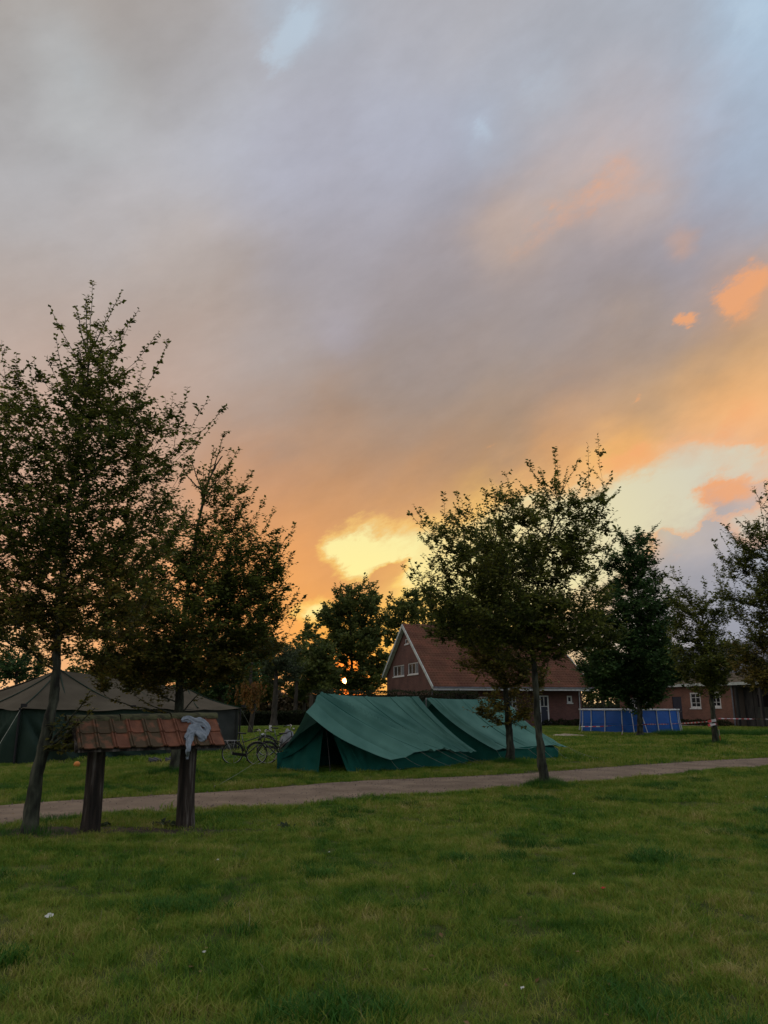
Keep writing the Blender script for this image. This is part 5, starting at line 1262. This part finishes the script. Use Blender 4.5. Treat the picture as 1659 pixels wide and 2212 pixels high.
def scrap(x, y, w, m, label, cat, seed, name):
    g_ = gnd(x, y); P = []
    for i in range(7):
        row = []
        for j in range(7):
            u_, v_ = i/6-.5, j/6-.5; e_ = 1-.35*abs(u_*v_)*4
            row.append((g_.x+u_*w*e_*1.2, g_.y+v_*w*e_, height(g_.x, g_.y)+.045+w*.28*(v_+.4*u_)+.012*noise.noise(Vector((u_*3, v_*3, seed)))))
        P.append(row)
    return tag(grid_mesh(name, P, M[m]), label, cat)
scrap(105, 1990, .062, 'paper', 'pale scrap of paper lying on the grass at the lower left', 'paper scrap', 2, 'paper_scrap')
scrap(1303, 1932, .040, 'red', 'small red plastic scrap in the grass on the right', 'plastic scrap', 3, 'plastic_scrap')
for i, (x, y) in enumerate(((711, 1848), (440, 2072), (1129, 2152), (1240, 1898), (1655, 1727), (470, 1869))):
    scrap(x, y, .022, 'paper', ['tiny white petal in the grass below the notice board', 'tiny white petal low on the left', 'tiny pale petal at the bottom middle', 'tiny pale petal right of the middle, above the red scrap', 'tiny pale petal at the right edge below the path', 'tiny pale petal left, under the right post'][i], 'petal', 10+i, 'petal')
for i, (x, y) in enumerate(((194, 1789), (221, 1790), (370, 1787), (352, 1785), (615, 1792))):
    c = gnd(x, y); rg = np.random.default_rng(i); n = 26; P = np.array([[c.x, c.y, .02]]*n)+rg.normal(size=(n, 3))*[.05, .04, .02]; D = rg.normal(size=(n, 3)); D[:, 2] = abs(D[:, 2])*.6+.3
    o = leaf_mass(P, D, .085, 'leaf_olive', 'weed', None, i, .7); tag(o, ['broad leaved weed left of the left board post', 'broad leaved weed right of the left board post', 'broad leaved weed left of the right board post', 'pale weed on bare soil between the board posts', 'broad leaved weed in the grass right of the notice board'][i], 'weed')
# ------------------------------------------------------------------ trees of the avenue
def A(x, y, Y): return tuple(at(x, y, Y))
def bl(x, y, Y, rx, rz, n, ry=None):   # crown blob centred behind a picture point, radii in picture units
    c = at(x, y, Y); k = Y/1660*1.0
    return (tuple(c), (rx*k, (ry or rx*k), rz*k), n)
GRP = 'hornbeam trees along the path'
Y1 = T1B.y
grow('hornbeam_tree', 'tall leaning hornbeam at the left edge, beside the notice board', 11,
     [T1B+Vector((0, 0, -.05)), at(76, 1700, Y1), at(98, 1600, Y1), at(117, 1500, Y1+.05), at(124, 1400, Y1+.1), at(135, 1250, Y1+.2), at(150, 1080, Y1+.3), at(180, 900, Y1+.35), at(195, 760, Y1+.35)], .112,
     [bl(150, 1180, Y1+.2, 185, 130, 120, 1.1), bl(30, 1180, Y1+.4, 120, 190, 90, 1.1), bl(230, 1000, Y1, 150, 130, 90, 1.0), bl(90, 980, Y1+.3, 130, 110, 70, 1.0), bl(205, 850, Y1+.2, 85, 120, 60, .7), bl(130, 1330, Y1+.3, 150, 80, 55, 1.1), bl(-60, 1000, Y1+.3, 110, 200, 50, 1.0), bl(320, 1120, Y1, 90, 100, 26, .9), bl(310, 930, Y1, 100, 80, 26, .7), bl(70, 850, Y1+.2, 70, 70, 16, .6), bl(30, 1330, Y1+.4, 90, 60, 40, .9), bl(240, 1300, Y1, 110, 80, 40, .8)],
     [at(*p) for p in ((200, 612, Y1+.2), (186, 640, Y1), (165, 660, Y1+.4), (108, 662, Y1), (262, 628, Y1+.3), (240, 660, Y1), (300, 668, Y1), (345, 715, Y1+.2), (362, 740, Y1), (4, 735, Y1+.2), (35, 760, Y1), (60, 780, Y1+.3), (405, 835, Y1), (450, 860, Y1+.1), (480, 880, Y1-.1), (470, 905, Y1), (430, 950, Y1-.3), (380, 870, Y1), (310, 780, Y1), (100, 770, Y1-.1), (120, 720, Y1), (-30, 760, Y1), (410, 1010, Y1), (255, 720, Y1+.3), (215, 690, Y1), (280, 700, Y1-.2),
       (196, 1490, Y1-.3), (205, 1530, Y1-.35), (150, 1590, Y1-.15), (158, 1620, Y1-.2), (135, 1600, Y1-.2), (145, 1570, Y1-.1), (120, 1560, Y1-.1), (165, 1600, Y1-.2))],
     .070, 'leaf', group=GRP, dens=3.3, twig=.36, space=.092, nleaf=9, leaf_m2='leaf_y', y_frac=.22)
Y2 = T2B.y
grow('hornbeam_tree', 'dark full hornbeam standing behind the notice board, right of the leaning tree', 12,
     [T2B+Vector((0, 0, .1)), at(382, 1600, Y2), at(388, 1500, Y2), at(392, 1400, Y2), at(405, 1280, Y2+.1), at(425, 1150, Y2+.1), at(450, 1040, Y2), at(480, 985, Y2)], .145,
     [bl(415, 1330, Y2, 165, 120, 130, 2.0), bl(300, 1390, Y2-.3, 120, 80, 75, 1.6), bl(485, 1230, Y2, 95, 140, 90, 1.2), bl(370, 1190, Y2+.2, 110, 120, 70, 1.4), bl(400, 1430, Y2-.2, 140, 45, 55, 1.5), bl(480, 1080, Y2, 50, 85, 34, .7), bl(560, 1290, Y2, 85, 90, 70, 1.1), bl(250, 1290, Y2+.3, 110, 110, 50, 1.4), bl(530, 1380, Y2, 85, 45, 45, 1.0), bl(290, 1440, Y2-.4, 90, 48, 45, 1.2), bl(470, 1440, Y2-.2, 80, 40, 36, 1.1), bl(580, 1200, Y2, 40, 60, 20, .6)],
     [at(*p) for p in ((484, 935, Y2), (515, 968, Y2+.2), (462, 965, Y2), (500, 1000, Y2), (555, 1050, Y2), (575, 1075, Y2+.2), (592, 1105, Y2), (635, 1140, Y2), (632, 1195, Y2+.2), (628, 1160, Y2), (660, 1285, Y2), (650, 1300, Y2+.3), (645, 1275, Y2-.3), (410, 985, Y2), (440, 1010, Y2), (385, 1000, Y2+.2), (600, 1330, Y2), (230, 1505, Y2-.8), (300, 1508, Y2-.8), (455, 1465, Y2), (545, 1020, Y2))],
     .094, 'leaf', group=GRP, dens=4.3, twig=.50, space=.125, nleaf=9, leaf_m2='leaf_y', y_frac=.25)
Y3 = T3B.y
grow('hornbeam_tree', 'spreading hornbeam in front of the green tents, trunk on the near side of the path', 13,
     [T3B+Vector((0, 0, -.02)), at(1170, 1640, Y3), at(1162, 1560, Y3), at(1156, 1460, Y3), at(1150, 1380, Y3), at(1160, 1280, Y3), at(1180, 1180, Y3), at(1205, 1090, Y3)], .118,
     [bl(1110, 1330, Y3, 165, 75, 110, 1.5), bl(1150, 1200, Y3, 110, 110, 90, 1.2), bl(1060, 1210, Y3+.2, 110, 95, 60, 1.2), bl(1240, 1190, Y3, 65, 120, 60, .9), bl(1225, 1330, Y3, 110, 85, 70, 1.3), bl(1150, 1395, Y3, 110, 32, 26, 1.0), bl(1180, 1090, Y3, 80, 55, 26, .8), bl(980, 1310, Y3+.2, 95, 75, 50, 1.1), bl(960, 1160, Y3+.1, 70, 60, 18, .8), bl(1290, 1100, Y3, 34, 80, 16, .5), bl(1070, 1100, Y3, 80, 50, 18, .8), bl(1030, 1375, Y3, 85, 34, 24, 1.0), bl(1280, 1370, Y3, 60, 45, 20, .9)],
     [at(*p) for p in ((1291, 938, Y3), (1270, 960, Y3+.2), (1198, 965, Y3), (1205, 1000, Y3), (1320, 1022, Y3), (1300, 1060, Y3+.1), (1140, 1000, Y3), (1165, 1010, Y3+.2), (1122, 1040, Y3), (1092, 1022, Y3+.3), (1060, 1035, Y3), (958, 1065, Y3), (985, 1060, Y3+.2), (892, 1088, Y3), (882, 1105, Y3), (910, 1095, Y3+.2), (868, 1222, Y3), (885, 1210, Y3), (900, 1215, Y3+.3), (1335, 1145, Y3), (1325, 1165, Y3), (1310, 1180, Y3+.2), (1250, 990, Y3), (1225, 1010, Y3), (930, 1130, Y3), (1280, 1010, Y3-.2), (1240, 1075, Y3), (1010, 1070, Y3))],
     .084, 'leaf', group=GRP, dens=3.8, twig=.46, space=.112, nleaf=9)
Y4 = T4B.y
grow('hornbeam_tree', 'hornbeam with yellowing lower leaves before the second green tent, behind the spreading tree', 14,
     [T4B+Vector((0, 0, .05)), at(1101, 1600, Y4), at(1097, 1540, Y4), at(1090, 1480, Y4), at(1080, 1400, Y4), at(1070, 1300, Y4), at(1068, 1180, Y4), at(1085, 1110, Y4)], .135,
     [bl(1050, 1340, Y4, 130, 70, 70, 1.8), bl(1060, 1220, Y4, 90, 90, 60, 1.5), bl(1075, 1430, Y4, 85, 30, 26, 1.2), bl(1120, 1470, Y4-.2, 70, 26, 12, 1.0), bl(1055, 1530, Y4-.5, 26, 26, 5, .4), bl(1130, 1535, Y4-.3, 26, 24, 5, .4)],
     [at(*p) for p in ((1080, 1060, Y4), (1050, 1090, Y4), (1110, 1080, Y4), (970, 1250, Y4), (950, 1290, Y4), (1062, 1555, Y4-.6), (1035, 1530, Y4-.5))],
     .108, 'leaf', group=GRP, twig=.55, space=.135, nleaf=9, leaf_m2='leaf_y', y_frac=.42)
Y5 = T5B.y
grow('maple_tree', 'dense green cone shaped tree standing in front of the blue pool', 15,
     [T5B, at(1382, 1540, Y5), at(1381, 1480, Y5), at(1380, 1400, Y5), at(1378, 1300, Y5), at(1375, 1200, Y5)], .20,
     [bl(1365, 1430, Y5, 122, 66, 130, 2.8), bl(1360, 1330, Y5, 100, 80, 120, 2.4), bl(1368, 1245, Y5, 60, 72, 60, 1.5), bl(1366, 1190, Y5, 34, 45, 26, .9), bl(1400, 1460, Y5, 75, 45, 45, 2.0), bl(1320, 1480, Y5, 55, 38, 30, 1.6), bl(1375, 1500, Y5, 70, 22, 24, 1.6)],
     [at(*p) for p in ((1428, 1125, Y5), (1405, 1150, Y5), (1415, 1165, Y5), (1340, 1160, Y5), (1330, 1260, Y5), (1310, 1195, Y5), (1300, 1280, Y5), (1375, 1145, Y5), (1450, 1300, Y5), (1465, 1440, Y5))],
     .19, 'leaf_g', group=GRP, twig=.85, space=.17, nleaf=10)
Y6 = T6B.y
grow('hornbeam_tree', 'small sparse tree with barrier tape round its trunk, in front of the barn windows', 16,
     [T6B+Vector((0, 0, .05)), at(1544, 1580, Y6), at(1540, 1540, Y6), at(1535, 1490, Y6), at(1528, 1440, Y6), at(1522, 1380, Y6), at(1515, 1310, Y6)], .17,
     [bl(1528, 1420, Y6, 72, 58, 110, 1.6), bl(1480, 1310, Y6, 42, 60, 34, .9), bl(1540, 1330, Y6, 40, 60, 26, .9), bl(1510, 1360, Y6, 70, 40, 34, 1.2), bl(1530, 1470, Y6, 50, 25, 26, 1.1)],
     [at(*p) for p in ((1448, 1220, Y6), (1436, 1238, Y6), (1470, 1250, Y6), (1545, 1215, Y6), (1580, 1235, Y6), (1562, 1228, Y6), (1460, 1265, Y6), (1520, 1250, Y6), (1425, 1245, Y6), (1585, 1295, Y6))],
     .125, 'leaf', group=GRP, twig=.62, space=.19, nleaf=9)
Y7 = T7B.y
grow('hornbeam_tree', 'hornbeam cut by the right edge of the photograph, its trunk out of view', 17,
     [T7B, T7B+Vector((.1, 0, 1.4)), T7B+Vector((.15, 0, 2.6)), T7B+Vector((.2, .1, 4.2)), T7B+Vector((.2, 0, 6)), T7B+Vector((.1, 0, 7))], .14,
     [bl(1640, 1290, Y7, 75, 85, 65, 1.5), bl(1660, 1410, Y7, 80, 60, 70, 1.6), bl(1625, 1190, Y7, 55, 55, 34, 1.0), bl(1700, 1200, Y7, 90, 130, 60, 1.6), bl(1650, 1460, Y7, 60, 30, 24, 1.3), bl(1760, 1350, Y7, 90, 90, 40, 1.6)],
     [at(*p) for p in ((1545, 1180, Y7), (1555, 1150, Y7), (1560, 1130, Y7), (1590, 1120, Y7), (1628, 1052, Y7), (1650, 1040, Y7), (1640, 1075, Y7), (1540, 1165, Y7), (1560, 1200, Y7), (1610, 1125, Y7), (1575, 1215, Y7), (1550, 1255, Y7), (1590, 1285, Y7), (1655, 1120, Y7))],
     .090, 'leaf', group=GRP, twig=.52, space=.14, nleaf=9, leaf_m2='leaf_y', y_frac=.35)
# ------------------------------------------------------------------ trees farther off
sunv = np.array(sd); eye = np.array([0, 0, EYE])
def hole(P, rng, lim=.0056):                      # the thin place in the far crowns through which the sun is seen
    v = P-eye; v = v/np.linalg.norm(v, axis=1, keepdims=True); ang = np.linalg.norm(v-sunv, axis=1)
    return ang > lim
GB = 'trees on the far side of the meadow'
def far(label, seed, x, ytop, ybot, Y, rx, n, leaf=.33, m='leaf_far', twig=1.1, space=.42, blobs=None, group=GB, name='broadleaf_tree', r0=.24, nleaf=10, h=None):
    b = at(x, 1520, Y); b.z = 0; tz = lambda y: at(x, y, Y).z
    tr = [b, Vector((b.x+.1, b.y, tz(ybot))), Vector((b.x-.1, b.y, tz(.5*(ytop+ybot)))), Vector((b.x, b.y, tz(ytop+12)))]
    bs = blobs or [bl(x, ybot-(ybot-ytop)*.32, Y, rx*1.15, (ybot-ytop)*.40, int(n*.7)), bl(x+rx*.1, ybot-(ybot-ytop)*.68, Y, rx*.8, (ybot-ytop)*.36, int(n*.6))]
    return grow(name, label, seed, tr, r0, bs, [], leaf, m, 'bark_dark', twig=twig, space=space, nleaf=nleaf, group=group, hole=hole, flat=.3)
far('large round crowned tree in front of the low sun, left of the brick house', 31, 757, 1248, 1440, 84, 60, 120, blobs=[bl(775, 1300, 84, 56, 48, 80), bl(730, 1335, 84, 44, 40, 50), bl(757, 1390, 84, 66, 40, 70), bl(805, 1350, 84, 44, 44, 30), bl(770, 1450, 84, 46, 38, 26), bl(722, 1472, 84, 50, 30, 26), bl(790, 1478, 84, 44, 24, 20), bl(700, 1440, 84, 30, 45, 12), bl(815, 1430, 84, 26, 40, 12)], space=.36)
far('broad tree behind the roof of the brick house', 32, 875, 1272, 1400, 92, 52, 90, blobs=[bl(870, 1320, 92, 50, 44, 46), bl(915, 1310, 92, 45, 45, 34), bl(845, 1370, 92, 26, 40, 18), bl(820, 1440, 92, 20, 42, 12)])
far('tree rising behind the ridge of the brick house', 33, 985, 1290, 1420, 95, 60, 90)
far('low tree with gaps of orange sky left of the round crowned tree', 34, 655, 1345, 1500, 78, 52, 60, space=.46)
far('pale olive willow over the meadow hedge', 35, 592, 1375, 1470, 64, 44, 60, .18, 'leaf_olive', .9, .32, blobs=[bl(600, 1420, 64, 46, 34, 40), bl(570, 1440, 64, 30, 34, 22), bl(630, 1440, 64, 30, 36, 22)], name='willow_tree', r0=.30)
far('broad green tree right of the marquee, behind the willow', 43, 555, 1350, 1500, 74, 55, 70)
far('green bushy tree between the willow and the round crowned tree', 44, 690, 1385, 1510, 72, 40, 50)
far('slim tree trunk and light crown left of the front tent', 36, 637, 1385, 1470, 70, 34, 34, .2, 'leaf_far', .9, .36)
far('dark green dense tree behind the right end of the marquee', 37, 480, 1330, 1540, 50, 78, 150, .17, 'leaf_g', .8, .27, blobs=[bl(480, 1440, 50, 78, 55, 90), bl(440, 1490, 50, 60, 34, 40), bl(520, 1480, 50, 40, 45, 36), bl(470, 1380, 50, 60, 40, 34)])
far('dark green tree behind the ridge of the marquee, near the left edge', 38, 30, 1390, 1500, 55, 80, 90, .18, 'leaf_g', .85, .3, blobs=[bl(20, 1440, 55, 75, 34, 60), bl(-60, 1400, 55, 80, 60, 40), bl(60, 1400, 55, 30, 26, 10)])
far('distant tree glimpsed behind the leaning hornbeam', 39, 210, 1400, 1500, 75, 70, 50, space=.5)
far('distant tree glimpsed behind the dark full hornbeam', 40, 330, 1380, 1500, 80, 70, 60, space=.46)
far('tree behind the gap between the house and the barn', 41, 1300, 1390, 1500, 90, 45, 60, blobs=[bl(1300, 1440, 90, 50, 40, 46), bl(1270, 1480, 90, 24, 24, 12)])
far('tree behind the barn roof, between the cone shaped tree and the small tree', 42, 1425, 1370, 1470, 98, 50, 60)
# golden hanging foliage beside the marquee
gw = at(543, 1500, 48); rg = np.random.default_rng(2); P = []; D = []
gt = empty('golden_willow', (gw.x, gw.y, 0), 'golden drooping foliage right of the marquee corner', 'tree', GB)
for k_ in range(60):
    x = rg.normal()*14+541; y0 = 1470+abs(rg.normal())*8; top_ = at(x, y0, 48+rg.normal()*.4); n = int(rg.uniform(10, 28))
    for i in range(n):
        P.append((top_.x+rg.normal()*.05, top_.y+rg.normal()*.05, top_.z-i*.055)); D.append((rg.normal()*.5, rg.normal()*.5, -1))
leaf_mass(P, D, .16, 'leaf_gold', 'crown', gt, 2, .1)
MB().tube([(gw.x, gw.y, 0), (gw.x+.2, gw.y, 1.8), (gw.x-.1, gw.y, 3.2), (gw.x, gw.y, 4.4)], [.16, .13, .1, .05], 8).build('trunk', M['bark_dark'], gt)
# distant woodland closing the meadow
rg = np.random.default_rng(9); P = []; D = []
wd = bpy.data.objects
for (xa, xb, Y, yt, n, m, sd2) in ((-60, 420, 150, 1488, 6000, 'wood_a', 1), (400, 720, 160, 1478, 9000, 'wood_b', 2), (1010, 1700, 150, 1470, 7000, 'wood_a', 3)):
    a = at(xa, 1520, Y); b = at(xb, 1520, Y); P = []; D = []
    for i in range(n):
        t = rg.random(); x = xa+(xb-xa)*t; hh = at(x, yt, Y).z*(.75+.45*noise.noise(Vector((x*.03, sd2, 0)))+.2*noise.noise(Vector((x*.15, sd2, 0))))
        p = a.lerp(b, t); P.append((p.x, p.y+rg.normal()*1.5, rg.random()**.8*hh)); D.append((rg.normal(), rg.normal(), rg.normal()*.6+.4))
    M['wood_a'] = M.get('wood_a') or leafmat('woodland_green', (.03, .045, .018), (.06, .07, .026), .1)
    M['wood_b'] = M.get('wood_b') or leafmat('woodland_brown', (.055, .042, .022), (.10, .075, .036), .1)
    o = leaf_mass(P, D, .75, m, 'woodland', None, sd2, .2); tag(o, kind='stuff')
